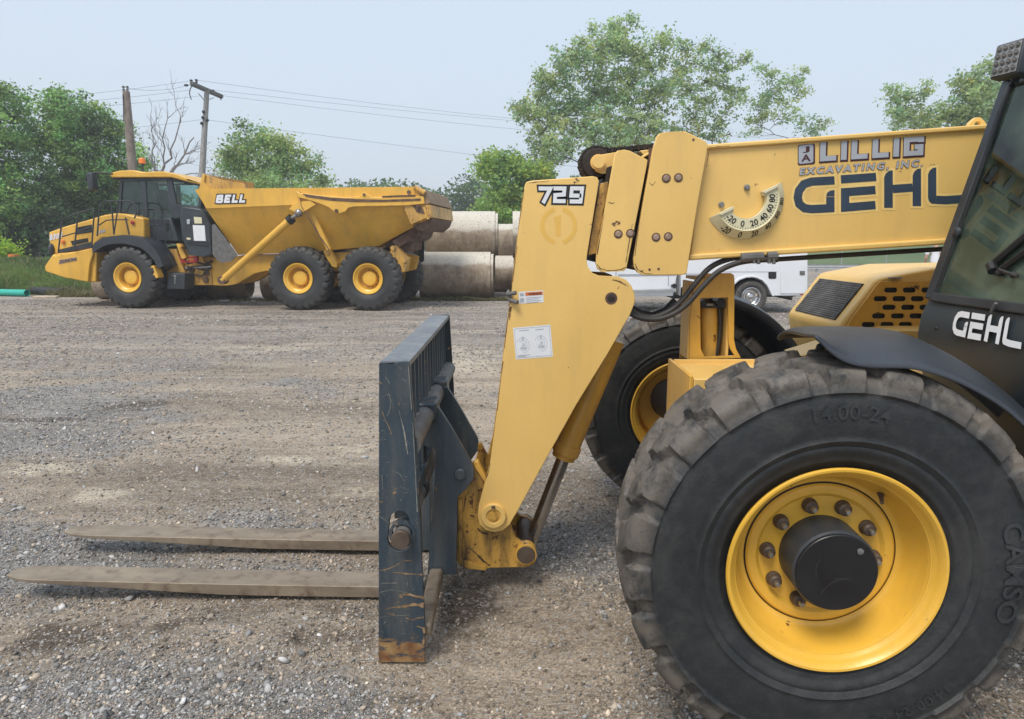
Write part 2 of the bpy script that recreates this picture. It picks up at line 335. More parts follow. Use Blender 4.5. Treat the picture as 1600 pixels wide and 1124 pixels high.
def mat_ground():
    t = NT('gravel_ground'); x, y, z = t.sep()
    big = t.noise(.35, 6, .6, dist=.4, sc=(.6, 1, 1)); med = t.noise(1.6, 6, .65, sc=(.7, 1, 1)); streak = t.noise(.8, 7, .65, sc=(.16, 1.5, 1), dist=.6)
    grey = t.mix(t.ramp(med, .3, .7), (.195, .182, .168), (.335, .312, .286))
    dirt = t.mix(t.ramp(streak, .35, .65), (.235, .187, .140), (.50, .41, .315))
    at_ = t.n('ShaderNodeAttribute'); at_.attribute_name = 'col'; sc_ = t.n('ShaderNodeSeparateColor'); t.l(at_.outputs[0], sc_.inputs[0])
    fb_ = t.n('ShaderNodeMapRange'); fb_.inputs[1].default_value = 8; fb_.inputs[2].default_value = 10; t.l(y, fb_.inputs[0])
    fine_ = t.math('MULTIPLY', t.math('SUBTRACT', t.noise(6, 7, .75, sc=(.6, 1, 1)), .5), .9)
    f = t.ramp(t.math('ADD', t.mix(fb_.outputs[0], sc_.outputs[0], t.math('ADD', t.math('MULTIPLY', big, .5), t.math('MULTIPLY', streak, .5))), fine_), .38, .62)
    c = t.mix(f, grey, dirt)
    c = t.mix(t.math('MULTIPLY', t.ramp(t.noise(1.1, 6, .7, sc=(.35, 1.2, 1), dist=.3), .58, .72), .6), c, (.52, .45, .35))
    c = t.mix(t.math('MULTIPLY', t.ramp(t.noise(.9, 7, .7, sc=(.25, 1.6, 1), dist=1), .60, .68), .6), c, (.10, .082, .065))
    c = t.mix(sc_.outputs[1], c, (.095, .072, .053)); c = t.mix(sc_.outputs[2], c, (.60, .51, .39))
    # far yard: brownish grey crushed stone
    mf = t.n('ShaderNodeMapRange'); mf.inputs[1].default_value = 9; mf.inputs[2].default_value = 14; t.l(y, mf.inputs[0])
    c = t.mix(t.math('MULTIPLY', mf.outputs[0], .65), c, t.mix(t.ramp(streak, .35, .7), (.20, .168, .142), (.42, .365, .31)))
    sf = t.noise(1.3, 8, .8, sc=(.32, 1.3, 1), dist=1.2)
    c = t.mix(t.math('MULTIPLY', mf.outputs[0], t.math('MULTIPLY', t.ramp(sf, .52, .60), .55)), c, (.085, .068, .058)); c = t.mix(t.math('MULTIPLY', mf.outputs[0], t.math('MULTIPLY', t.ramp(t.noise(2.6, 9, .85, sc=(.5, 1.2, 1), dist=.6), .55, .64), .5)), c, (.36, .32, .27))
    vo = t.n('ShaderNodeTexVoronoi'); vo.inputs['Scale'].default_value = 115; t.l(t.tc, vo.inputs['Vector'])
    vo2 = t.n('ShaderNodeTexVoronoi'); vo2.inputs['Scale'].default_value = 45; t.l(t.tc, vo2.inputs['Vector'])
    s1 = t.n('ShaderNodeSeparateColor'); t.l(vo.outputs['Color'], s1.inputs[0]); s2 = t.n('ShaderNodeSeparateColor'); t.l(vo2.outputs['Color'], s2.inputs[0])
    k = t.math('ADD', t.math('MULTIPLY', s1.outputs[0], .75), t.math('ADD', t.math('MULTIPLY', t.noise(14, 8, .8, sc=(.45, 1, 1)), 1.5), -.08))
    mm = t.n('ShaderNodeVectorMath', operation='SCALE'); t.l(c, mm.inputs[0]); t.l(k, mm.inputs['Scale']); c = mm.outputs[0]
    c = t.mix(t.math('MULTIPLY', t.ramp(s2.outputs[1], .88, .92), .4), c, (.42, .40, .37))
    c = t.mix(t.math('MULTIPLY', t.ramp(s1.outputs[1], .90, .94), .7), c, (.55, .53, .50))
    n = t.bump(vo.outputs['Distance'], .006)
    n = t.bump(t.noise(7, 9, .8), .045, .9, n); n = t.bump(t.noise(1.2, 5, .6, sc=(.4, 1.4, 1), dist=.8), .09, .9, n)
    return t.fin(c, .9, n, spec=.25)
M['ground'] = mat_ground()
def mat_soil():
    t = NT('grassy_soil'); return t.fin(t.mix(t.ramp(t.noise(1.5, 6), .35, .65), (.06, .09, .025), (.16, .15, .07)), .95, t.bump(t.noise(5, 6), .1))
M['soil'] = mat_soil()
def mat_hill():
    t = NT('mown_grass'); c = t.mix(t.ramp(t.noise(.25, 6, .65, sc=(.5, 1, 1)), .35, .65), (.075, .125, .040), (.135, .185, .075))
    c = t.mix(t.math('MULTIPLY', t.ramp(t.noise(3, 6, .7), .5, .7), .5), c, (.045, .08, .03)); return t.fin(c, .95, t.bump(t.noise(4, 6), .15))
M['hill'] = mat_hill()

GLY = {'7': [[(.05,.86),(.80,.86),(.36,0)]], '2': [[(.02,.87),(.72,.87),(.72,.52),(.15,.48),(.15,.13),(.86,.13)]], '9': [[(.80,.46),(.14,.46),(.14,.88),(.80,.88),(.80,.12),(.08,.12)]],
       'L': [[(.15,1),(.15,.13),(.78,.13)]], 'I': [[(.15,1),(.15,0)]], 'G': [[(.82,.70),(.82,.87),(.15,.87),(.15,.13),(.80,.13),(.80,.46),(.52,.46)]], 'E': [[(.80,.87),(.15,.87),(.15,.13),(.80,.13)], [(.26,.50),(.70,.50)]], 'B': [[(.14,0),(.14,1)], [(.20,.88),(.68,.88),(.70,.80),(.70,.62),(.66,.55),(.20,.54)], [(.20,.50),(.72,.48),(.78,.42),(.78,.20),(.72,.12),(.20,.12)]]}
ADV = {'I': .48, 'L': .98, 'B': 1.08, '7': .98, '2': 1.05, '9': 1.0}
def block(s, wt, shear=.0, pad=0):
    """heavy block letters as mitred tapes; cap height 1"""
    out = []; x = 0
    for ch in s:
        for p in GLY[ch]: out.append(strokes([[(x + a_ + shear * b_, b_) for a_, b_ in p]], wt + 2 * pad, pad))
        x += ADV.get(ch, 1.02)
    return out, x - .08 + shear
# ---------------------------------------------------------------- flat lettering laid on a surface
def text2d(s, bold=.0, shear=0., sx=1., sp=1.):
    c = bpy.data.curves.new('t', 'FONT'); c.body = s; c.offset = bold; c.shear = shear; c.space_character = sp; c.resolution_u = 3; c.fill_mode = 'BOTH'
    o = bpy.data.objects.new('t', c); COL.objects.link(o); bpy.context.view_layer.update()
    me = bpy.data.meshes.new_from_object(o); v = [(a.co.x * sx, a.co.y) for a in me.vertices]; f = [list(p.vertices) for p in me.polygons]
    bpy.data.objects.remove(o); bpy.data.curves.remove(c); bpy.data.meshes.remove(me); return v, f
def unit(vf, ref=None):
    """scale to the unit box of ref (or of itself)"""
    v, f = vf; rv = (ref or vf)[0]; x0 = min(p[0] for p in rv); x1 = max(p[0] for p in rv); y0 = min(p[1] for p in rv); y1 = max(p[1] for p in rv)
    return [((a - x0) / (x1 - x0), (b - y0) / (y1 - y0)) for a, b in v], f
def quadmap(bl, br, tr, tl):
    bl, br, tr, tl = map(Vector, (bl, br, tr, tl)); return lambda a, b: (bl * (1 - a) + br * a) * (1 - b) + (tl * (1 - a) + tr * a) * b
def stroke(path, w):
    """flat tape along a 2-D path (mitred)"""
    P = [Vector(p) for p in path]; v = []; f = []
    for i, p in enumerate(P):
        d0 = (P[i] - P[i - 1]).normalized() if i else (P[1] - P[0]).normalized(); d1 = (P[i + 1] - P[i]).normalized() if i < len(P) - 1 else d0
        t = (d0 + d1).normalized(); n = Vector((-t.y, t.x)); k = w / 2 / max(.5, n.dot(Vector((-d0.y, d0.x)))); v += [tuple(p + n * k), tuple(p - n * k)]
    for i in range(len(P) - 1): f.append([2 * i, 2 * i + 1, 2 * i + 3, 2 * i + 2])
    return v, f
def strokes(ps, w, ext=0):
    V = []; F = []
    for p in ps:
        p = [Vector(q) for q in p]
        if ext: p[0] = p[0] - (p[1] - p[0]).normalized() * ext; p[-1] = p[-1] + (p[-1] - p[-2]).normalized() * ext
        v, f = stroke(p, w); k = len(V); V += v; F += [[i + k for i in q] for q in f]
    return V, F
def decal(name, vf, fn, mat, parent, label=None, thick=None):
    mb = MB(); mb.add([fn(a, b) for a, b in vf[0]], vf[1]); me = bpy.data.meshes.new(name)
    me.from_pydata([(a - OFF[0], b - OFF[1], c - OFF[2]) for a, b, c in mb.v], [], mb.f); me.update(); me.materials.append(mat)
    o = bpy.data.objects.new(name, me); COL.objects.link(o); o.parent = parent
    if label: o['label'] = label
    return o
def join2(*vfs):
    V = []; F = []
    for v, f in vfs: k = len(V); V += list(v); F += [[i + k for i in q] for q in f]
    return V, F
def rect(x0, y0, x1, y1): return [(x0, y0), (x1, y0), (x1, y1), (x0, y1)], [[0, 1, 2, 3]]
def xf(vf, dx=0, dy=0, s=1, rot=0, sx=1):
    c, k = math.cos(rot), math.sin(rot); return [((a * sx * c - b * k) * s + dx, (a * sx * k + b * c) * s + dy) for a, b in vf[0]], vf[1]
def centre(vf):
    xs = [p[0] for p in vf[0]]; ys = [p[1] for p in vf[0]]; cx = (min(xs) + max(xs)) / 2; cy = (min(ys) + max(ys)) / 2; h = max(ys) - min(ys)
    return [((a - cx) / h, (b - cy) / h) for a, b in vf[0]], vf[1]
GEHL = [[(1304,282),(1268,284),(1256,288),(1248.5,298),(1246.5,309),(1249,319),(1257,325.5),(1268,327),(1297.5,325.5),(1297.5,306),(1301,300)],
        [(1314,280.5),(1364,277),(1369,276.5)], [(1314,300.5),(1320.5,300.3)], [(1368,297),(1320.5,300.5),(1320.5,324.5),(1368,320.5)],
        [(1388.5,325),(1388,279),(1391,271),(1396,268.5)], [(1394,295.5),(1426,293)], [(1432,322),(1432,277),(1435,269),(1441,266)],
        [(1465,262.5),(1458,267),(1456,276),(1456,300),(1459,308),(1467,313),(1478,313.5),(1520,310.5)]]

def block_decal(name, s, quad3, nrm, mat, parent, wt=.28, shear=0, pad=0, lift=.0, shift=(0, 0)):
    """quad3: bottom-left, bottom-right, top-right, top-left in 3-D"""
    sh, wd = block(s, wt, shear, pad); base = quadmap(*quad3); n = Vector(nrm); mb = MB()
    for i, (v, f) in enumerate(sh): mb.add([tuple(base((p[0] + shift[0]) / wd, p[1] + shift[1]) + n * (lift + i * .00015)) for p in v], f)
    me = bpy.data.meshes.new(name); me.from_pydata([(p[0] - OFF[0], p[1] - OFF[1], p[2] - OFF[2]) for p in mb.v], [], mb.f); me.materials.append(mat); o = bpy.data.objects.new(name, me); COL.objects.link(o); o.parent = parent; return o
M['carriage_top'] = paint('skylit_worn_top_plate', (.10, .12, .14), .4, dirt=(.25, .23, .2), dirtamt=.6, chips=.6, rust=(.3, .27, .22))  # paler than the carriage: sky reflection put into the colour, plus wear and dust
GEHL = [[(1304,282),(1268,284),(1256,288),(1248.5,298),(1246.5,309),(1249,319),(1257,325.5),(1268,327),(1297.5,325.5),(1297.5,308)],
        [(1314,280.5),(1364,277),(1369,276.5)], [(1368,297),(1320.5,300.5),(1320.5,324.5),(1368,320.5)], [(1395,295.5),(1426,293.3)],
        [(1463,312.5),(1478,313),(1518,310.2)]]
TALL = [(1381.5,1395,266.5,325), (1426,1439.2,263.5,322.3), (1450,1463,262,318.7)]
def logo(pad=0, only=None, dx=lambda a: a):
    sh = [strokes([p], 13 + 2 * pad, pad) for p in GEHL]
    for k, (a, b, c, d) in enumerate(TALL):
        a -= pad; b += pad; c -= pad; d += pad; q = [(a, c + 11), (a + 2.5, c + 5), (a + 7, c + 1), (a + 11, c), (b, c), (b, d)] + ([(a, d)] if k < 2 else [(a + 6, d), (a + 1.5, d - 4), (a, d - 10)]); sh.append((q, [list(range(len(q)))]))
    q = [(1291 - pad, 307), (1292 - pad, 302 - pad), (1297 - pad, 298 - pad), (1304 + pad, 297 - pad), (1304 + pad, 307)]; sh.append((q, [[0,1,2,3,4]]))
    return [([(dx(p[0]), p[1]) for p in v], f) for v, f in sh]
# ---------------------------------------------------------------- tyres and wheels
def ss(a, b, x): t = np.clip((x - a) / (b - a), 0, 1); return t * t * (3 - 2 * t)
def tyre_mesh(name, Rb, w, r0, lugs, lh, per, dens, mat, parent=None, ridges=(), frac=.54, skew=.95, soft=.05, lug0=.72):
    key = np.array([(r0, .70), (r0 + .02, .80), (r0 + .045, .87), (r0 + .25 * (Rb - r0), .96), (r0 + .5 * (Rb - r0), 1.0), (r0 + .72 * (Rb - r0), .985), (r0 + .86 * (Rb - r0), .94),
                    (r0 + .945 * (Rb - r0), .85), (r0 + .985 * (Rb - r0), .74), (Rb, .55), (Rb * 1.004, .25), (Rb * 1.006, 0)])
    key[:, 1] *= w; seg = np.hypot(*np.diff(key, axis=0).T); d = np.r_[0, np.cumsum(seg)]; n = int(d[-1] / dens)
    u = np.linspace(0, d[-1], n); r = np.interp(u, d, key[:, 0]); y = np.interp(u, d, key[:, 1])
    for _ in range(2): r[1:-1] = (r[:-2] + r[1:-1] * 2 + r[2:]) / 4; y[1:-1] = (y[:-2] + y[1:-1] * 2 + y[2:]) / 4
    q = d[-1] - u; qs = d[-1] - d[8]
    r = np.r_[r, r[-2::-1]]; y = np.r_[-y, y[-2::-1]]; q = np.r_[q, q[-2::-1]]; side = np.r_[-np.ones(n), np.ones(n - 1)]
    dr = np.gradient(r); dy = np.gradient(y); L = np.hypot(dr, dy); nr, ny = dy / L, -dr / L
    nr, ny = np.where(r > .995 * Rb, 1, nr), np.where(r > .995 * Rb, 0, ny)
    N = lugs * per; th = np.arange(N) * 2 * np.pi / N; pitch = 2 * np.pi / lugs
    T, Q = np.meshgrid(th, q, indexing='ij'); Rr = np.broadcast_to(r, T.shape); Sd = np.broadcast_to(side, T.shape)
    wob = .04 * np.sin(T * 7.3 + 2 * Q / w) + .03 * np.sin(T * 17 + 5 * Q / w)
    bend = np.minimum(Q / qs, 1); ph = (T / pitch + skew * bend * .62 + .10 * np.sin(bend * 6.3) + np.where(Sd > 0, .5, 0) + wob * .25) % 1
    dist = np.abs(ph - .5); fr = frac * (.92 + .22 * bend) / 2
    m = ss(fr + soft, fr - soft, dist); m *= ss(.02 * w, .12 * w, Q); lo = r0 + lug0 * (Rb - r0); hi = r0 + .88 * (Rb - r0)
    m2 = m * ss(lo, lo + .02 * Rb, Rr) * (.35 + .65 * ss(hi, Rb * .985, Rr))
    H = lh * m2 + .05 * lh * np.sin(T * 31) * np.sin(Q * 90 / w) * m2
    for rr, hh, ww in ridges: H = H + hh * np.exp(-((Rr - rr) / ww) ** 2)
    X = (Rr + nr * H) * np.cos(T); Z = (Rr + nr * H) * np.sin(T); Y = y + ny * H
    V = np.stack([X, Y, Z], -1).reshape(-1, 3); m_ = len(r)
    i, j = np.meshgrid(np.arange(N), np.arange(m_ - 1), indexing='ij'); i2 = (i + 1) % N
    F = np.stack([i * m_ + j, i * m_ + j + 1, i2 * m_ + j + 1, i2 * m_ + j], -1).reshape(-1, 4)
    o = npmesh(name, V, F, mat, parent, smooth=True); o.data.set_sharp_from_angle(angle=R(50)); return o
def arc_text(name, s, rad, ang, h, yfn, mat, parent, bold=.02, sx=1.0, flip=False, sp=1.0):
    """lettering moulded round the outer sidewall, centred on angle ang (seen from -y, anticlockwise from the right)"""
    v, f = text2d(s, bold, 0, sx * sp); xs = [p[0] for p in v]; cx = (min(xs) + max(xs)) / 2; mb = MB(); V = []
    for a, b in v:
        rr = rad + (b - .35) * h; t = ang - (a - cx) * h / rad; V.append((rr * math.cos(t), yfn(rr), rr * math.sin(t)))
    mb.add(V, f); me = bpy.data.meshes.new(name); me.from_pydata(V, [], f); me.materials.append(mat); o = bpy.data.objects.new(name, me); COL.objects.link(o); o.parent = parent; return o

# ================================================================ TELEHANDLER
OFF = Vector((1.0, 3.28, 0)); TX = OFF
tele = thing('telehandler', 'yellow telehandler with dark blue-grey fork carriage lowered to the gravel and charcoal cab', 'telehandler', OFF)
wheel = thing('wheel', None, None); wheel.parent = tele
ty = tyre_mesh('tyre', .624, .188, .315, 23, .032, 28, .0065, M['rubber'], wheel, frac=.60, lug0=.80, skew=1.05, ridges=((.571, .005, .004), (.425, .006, .006), (.405, -.004, .004), (.36, .005, .005)), soft=.03)
OFF0 = (0, 0, 0)
rimp = [(.300, -.02), (.300, -.14), (.318, -.150), (.330, -.160), (.337, -.168), (.338, -.175), (.334, -.181), (.327, -.180), (.320, -.173), (.314, -.160), (.308, -.148), (.301, -.140),
        (.296, -.125), (.292, -.105), (.287, -.088), (.278, -.068), (.268, -.050), (.262, -.040), (.253, -.034), (.2455, -.033), (.2445, -.020), (.2415, -.020), (.2405, -.035), (.233, -.041), (.222, -.043), (.208, -.042), (.2, -.036), (.196, -.033), (.0005, -.033), (.0005, .0), (.25, 0), (.27, -.02), (.275, .0), (.28, .10), (.295, .14), (.31, .165), (.335, .17), (.338, .178), (.33, .182), (.318, .17), (.30, .15), (.29, .10), (.29, -.02)]
rm = MB().lathe(rimp, n=96).build('rim', M['rim'], wheel, angle=28, off=OFF0)
gr = MB().lathe([(.2447, -.0345), (.2405, -.0372)], n=96).build('lock_ring_gap', M['black'], rm, off=OFF0)
hb = MB().lathe([(.0005, .06), (.128, .06), (.131, .05), (.131, -.160), (.126, -.168), (.0005, -.168)], n=64)
hb = hb.build('hub', M['dark'], wheel, angle=30, off=OFF0)
MB().lathe([(.0005, -.1685), (.124, -.1685), (.1245, -.1765), (.1225, -.1785), (.0005, -.1785)], n=64).build('hub_cap', M['blackcap'], hb, angle=30, off=OFF0)
MB().lathe([(.0, -.179), (.009, -.179), (.010, -.186), (.006, -.188), (.0001, -.188)], (.062, 0, .075), 12).build('hub_plug', M['shaft'], hb, off=OFF0)
M['capscratch'] = simple('grey_scratch', (.06, .06, .06), .5, 0, .3, 60)
for k, (a0, a1, r0_, r1_, cx_, cz_) in enumerate(((100, 165, .07, .075, .03, -.09), (150, 215, .05, .06, -.01, .02), (60, 95, .09, .08, .0, -.10))):
    pp_ = [(cx_ + (r0_ + (r1_ - r0_) * i / 11) * math.cos(R(a0 + (a1 - a0) * i / 11)), cz_ + (r0_ + (r1_ - r0_) * i / 11) * math.sin(R(a0 + (a1 - a0) * i / 11))) for i in range(12)]; v_, f_ = stroke(pp_, .0014); MB().add([(p[0], -.17895 - .0001 * k, p[1]) for p in v_], f_).build('cap_scratch', M['capscratch'], wheel, off=OFF0)
for k in range(10):
    a = R(0 + 36 * k - 3); c = (.171 * math.cos(a), 0, .171 * math.sin(a))
    nb = MB().lathe([(.025, -.034), (.025, -.042), (.022, -.047), (.021, -.062), (.015, -.067), (.0005, -.067)], c, 14).build('wheel_nut', M['pin'], rm, angle=25, off=OFF0)
    MB().lathe([(.009, -.066), (.009, -.084), (.007, -.087), (.0003, -.087)], c, 10).build('stud', M['steel'], rm, off=OFF0)
va = (.275 * math.cos(R(52)), 0, .275 * math.sin(R(52)))
MB().tube([(va[0], -.055, va[2]), (va[0] - .012, -.085, va[2] - .004), (va[0] - .02, -.11, va[2] - .012)], [.012, .007, .006], 8).build('valve_stem', M['pin'], rm, off=OFF0)
def side_y(r): # outer sidewall surface
    t = (r - .315) / (.634 - .315); return -.19 * np.interp(t, [.25, .5, .72, .86], [.96, 1.0, .985, .94]) - .0032
M['rubber_mark'] = mat_rubber('moulded_rubber', .57, .9, base=(.014, .017, .020), amt=.1)
arc_text('size_lettering', '14.00-24', .515, R(90), .062, side_y, M['rubber_mark'], ty, .012, 1.1, sp=1.0)
arc_text('maker_lettering', 'CAMSO', .525, R(2), .085, side_y, M['rubber_mark'], ty, .02, 1.15)
arc_text('small_lettering', '14.00-24 TL', .52, R(-60), .05, side_y, M['rubber_mark'], ty, .012, 1.1)
wy1, wy2 = 2.10, 4.36
wheel.location = Vector((.980, wy1, .684)) - TX; wheel.rotation_euler = (0, R(0), R(-3)); wheel.scale = (.966, .966, .966); wheel['label'] = 'near front wheel of the telehandler with black protruding hub'
w2 = copy_tree(wheel, tele); w2.location = Vector((1.075, wy2, .612)) - TX; w2.rotation_euler = (0, R(11), R(177)); w2['label'] = 'far front wheel of the telehandler seen behind the boom head'
for yy, rz in ((wy1, 0), (wy2, 180)):
    c = copy_tree(wheel, tele); c.location = Vector((4.15, yy, .668)) - TX; c.rotation_euler = (0, 0, R(rz)); c['label'] = 'rear wheel of the telehandler'
def A(pts, Y): return W0.L(pts, Y)
def X3(pts, Y): return [(x, Y, z) for x, z in W0.L(pts, Y)]
# --- axle and chassis
MB().tube([(1.0, 2.2, .686), (1.0, 2.55, .70), (1.0, 2.9, .66), (1.0, 3.5, .66), (1.0, 3.9, .70), (1.0, 4.25, .686)], [.13, .10, .16, .16, .10, .13], 20).build('front_axle', M['black'], tele)
zt = W0.P(1080, 590, 2.80)[1]; xf0 = W0.P(1082, 592, 2.80)[0]
fb = MB().box(xf0 + .006, 4.6, 2.80, 3.17, zt - .42, zt - .006).build('front_frame', M['boom'], tele, bevel=.004)
MB().prismx([(2.795, zt + .006), (3.16, zt + .012), (3.20, zt + .012), (3.20, zt - .40), (3.14, zt - .52), (2.9, zt - .42), (2.795, zt - .30)], xf0 - .012, xf0 + .003).build('front_plate', M['yellow'], fb, bevel=.002)
MB().box(xf0 + .01, 2.2, 3.165, 3.185, zt - .1, zt + .012).build('frame_lip', M['boom'], fb, bevel=.002)
MB().prismx([(2.90, zt - .16), (2.94, zt - .13), (2.97, zt - .14), (2.97, zt - .24), (2.93, zt - .27), (2.90, zt - .22)], xf0 - .0145, xf0 - .0125).build('frame_slot', M['rust'], fb)
MB().box(2.2, 4.9, 2.9, 3.66, .55, 1.0).build('rear_frame', M['yellow'], tele, bevel=.01)
# levelling cylinder tower
tw = MB().prism(A([(1077,562),(1078,500),(1085,440),(1092,430),(1098,428),(1142,427),(1147,430),(1148,438),(1147,530),(1150,545),(1158,560)], 3.20), 3.20, 3.215,
                [A([(1094,466),(1138,465),(1138,530),(1141,545),(1148,556),(1101,558),(1095,545)], 3.20)]).build('cylinder_tower', M['yellow'], tele, bevel=.002)
sd_ = A([(1077,562),(1078,500),(1085,440),(1092,430)], 3.20)
t0 = W0.P(1079, 460, 3.2); t1 = W0.P(1146, 430, 3.2); zb = W0.P(1080, 562, 3.2)[1]
MB().box(t0[0], t0[0] + .014, 3.215, 3.36, zb, t1[1] - .03).box(t1[0] - .014, t1[0], 3.215, 3.36, zb, t1[1] - .01).box(t0[0] + .014, t1[0] - .014, 3.215, 3.36, t1[1] - .022, t1[1] - .008).build('tower_side', M['boom'], tw, bevel=.002)
c0 = W0.P(1108, 562, 3.29); c1 = W0.P(1107, 476, 3.29)
MB().tube([(c0[0], 3.29, c0[1]), (c1[0], 3.29, c1[1])], .042, 20).build('level_cylinder', M['yellow'], tw)
MB().tube(X3([(1124,476),(1126,500),(1124,530),(1118,560)], 3.26), .009, 8).build('level_hose', M['hose'], tw)
MB().cyl((W0.P(1099,474,3.24)[0], 0, W0.P(1099,474,3.24)[1]), .016, 3.23, 3.30, 12).cyl((W0.P(1125,472,3.24)[0], 0, W0.P(1125,472,3.24)[1]), .02, 3.225, 3.30, 12).box(t0[0] + .02, t1[0] - .02, 3.23, 3.34, t1[1] - .155, t1[1] - .145).build('cylinder_fitting', M['black'], tw)
MB().box(t0[0] + .002, t1[0] - .002, 3.362, 3.372, zb - .02, t1[1] - .12).build('tower_back', M['greasy'], tw)
# --- boom
bl, br = A([(1075,405),(1500,378.5)], 3.08); tl_, tr_ = A([(1095,230),(1540,198)], 3.08)
def ext(a, b, x): k = (x - a[0]) / (b[0] - a[0]); return (x, a[1] + (b[1] - a[1]) * k)
prof = [bl, ext(bl, br, 4.9), ext(tl_, tr_, 4.9), tl_]
boom = MB().prism(prof, 3.082, 3.478).build('boom', M['boom'], tele, bevel=.012, seg=3)
def along(a, b, dz, h, y0, y1, x0=None, x1=4.9):
    x0 = a[0] if x0 is None else x0; p, q = ext(a, b, x0), ext(a, b, x1)
    return MB().prism([(p[0], p[1] + dz), (q[0], q[1] + dz), (q[0], q[1] + dz + h), (p[0], p[1] + dz + h)], y0, y1)
along(tl_, tr_, -.012, .020, 3.066, 3.494).build('boom_top_lip', M['boom'], boom, bevel=.006, seg=3)
along(bl, br, -.006, .026, 3.064, 3.496).build('boom_bottom_lip', M['boom'], boom, bevel=.008, seg=3)
MB().tube([(*ext(bl, br, 1.08)[:1], 3.13, ext(bl, br, 1.08)[1] - .028), (4.6, 3.13, ext(bl, br, 4.6)[1] - .028)], .011, 10).build('boom_pipe', M['hose'], boom)
e = W0.P(1525, 198, 3.25); q = [(e[0] - .055, e[1] - .03), (e[0] - .035, e[1] + .018), (e[0] - .012, e[1] + .038), (e[0] + .012, e[1] + .038), (e[0] + .035, e[1] + .018), (e[0] + .055, e[1] - .03)]
hh = [(e[0] + .013 * math.cos(t), e[1] + .008 + .013 * math.sin(t)) for t in np.linspace(0, 2 * math.pi, 13)[:-1]]
MB().prism(q, 3.24, 3.262, [hh]).build('lifting_eye', M['boom'], boom, bevel=.003)
# plates at the boom front
def bolt(u, v, Y, r=.0125, parent=None):
    x, z = W0.P(u, v, Y); MB().lathe([(r * 1.55, 0), (r * 1.55, -.0012), (r * 1.1, -.0014)], (x, Y, z), 20).build('bolt_recess', M['rust'], parent)
    MB().lathe([(r, -.001), (r, -.004), (r * .8, -.006), (.0003, -.006)], (x, Y, z), 14).build('bolt', M['steel_pink'], parent)
M['steel_pink'] = simple('dull_bolt', (.36, .25, .20), .5, .2, .25, 30)
cl = MB().prism(A([(1026,214),(1030,209),(1040,206.5),(1070,205),(1103,221),(1106,226),(1105,236),(1090,320),(1073,428),(1066,430),(1006,430.5),(996,426),(990.5,417),(990,404),(1008,300),(1020,235)], 3.03), 3.03, 3.055).build('boom_collar_plate', M['boom'], tele, bevel=.003)
MB().prism(A([(1024,236),(1098,232),(1068,424),(996,420),(1012,300)], 3.06), 3.057, 3.50).build('boom_collar', M['greasy'], cl)
for u, v in ((1041,279),(1060,278),(1025,371),(1044,370)): bolt(u, v, 3.03, parent=cl)
for u, v in ((1083.5,218.5),(1015,421.5),(1029,420.5)): x, z = W0.P(u, v, 3.029); MB().cyl((x, 0, z), .0055, 3.0285, 3.04, 12).build('small_hole', M['rust'], cl)
c2 = MB().prism(A([(961,240),(965,235.5),(975,234),(985,236),(1000,244),(1012,250),(1011,258),(997,330),(981,410),(979,420),(974,424),(941,425.5),(934,421),(931,412),(932,398),(948,310)], 3.035), 3.035, 3.058).build('wear_pad_plate', M['boom'], tele, bevel=.003)
for u, v in ((966,366),(985,365)): bolt(u, v, 3.035, parent=c2)
ib = MB().prism(A([(948,262),(1020,240),(1005,425),(930,410)], 3.09), 3.075, 3.47).build('inner_boom', M['chain'], tele, bevel=.004)
MB().prism(A([(938,287),(950,284),(950,300),(942,330),(941,350),(938,395),(919,399),(925,360)], 3.07), 3.066, 3.078).build('inner_boom_edge', M['greasy'], ib, bevel=.002)
MB().prism(A([(1014,232),(1021,232),(1015,262),(1013,258)], 3.06), 3.058, 3.074).prism(A([(1015,264),(1008,310),(990,402),(988,420),(991,402),(1009,310),(1018,262)], 3.06), 3.058, 3.074).build('chain_tensioner', M['rust'], ib)
MB().prism(A([(999,236),(1016,234),(1014,248),(1006,244)], 3.10), 3.09, 3.2).build('boom_top_bracket', M['boom'], ib, bevel=.003)
MB().tube(X3([(1003,246),(1018,238)], 3.07), .006, 8).build('retaining_pin', M['boom'], ib)
# pulley and chain
px, pz = W0.P(931, 257, 3.16)
pl = MB().lathe([(.03, 3.11), (.060, 3.11), (.066, 3.125), (.058, 3.15), (.058, 3.19), (.066, 3.215), (.060, 3.23), (.03, 3.23)], (px, 0, pz), 40, close=True).build('chain_pulley', M['chain'], ib, angle=30)
MB().lathe([(.0005, 3.055), (.026, 3.055), (.026, 3.07), (.033, 3.07), (.033, 3.09), (.027, 3.095), (.027, 3.25), (.0005, 3.25)], (px, 0, pz), 28).build('pulley_pin', M['boom'], ib, angle=30)
MB().prism(A([(928,244),(962,238),(962,262),(955,271),(940,272),(930,268)], 3.10), 3.096, 3.108).build('pulley_cheek', M['boom'], ib, bevel=.003)
chm = MB()
path = [W0.P(1022, 229, 3.16), W0.P(1000, 231, 3.16), W0.P(975, 234, 3.16), W0.P(950, 235.5, 3.16)]
for a in range(92, 270, 12): path.append((px + .068 * math.cos(R(a)), pz + .068 * math.sin(R(a))))
pp = [Vector((a, 0, b)) for a, b in path]; acc = []
for a, b in zip(pp, pp[1:]):
    n_ = max(1, int((b - a).length / .013))
    for k in range(n_): acc.append(a.lerp(b, k / n_))
for k, c in enumerate(acc):
    for j, yy in enumerate((3.135, 3.155, 3.175, 3.195)):
        chm.cyl((c.x, 0, c.z), .0115 if (k + j) % 2 else .0085, yy - .008, yy + .008, 8)
    if k < len(acc) - 1: chm.tube([(c.x, 3.165, c.z), (acc[k+1].x, 3.165, acc[k+1].z)], .007, 6)
chm.build('leaf_chain', M['chain'], ib)
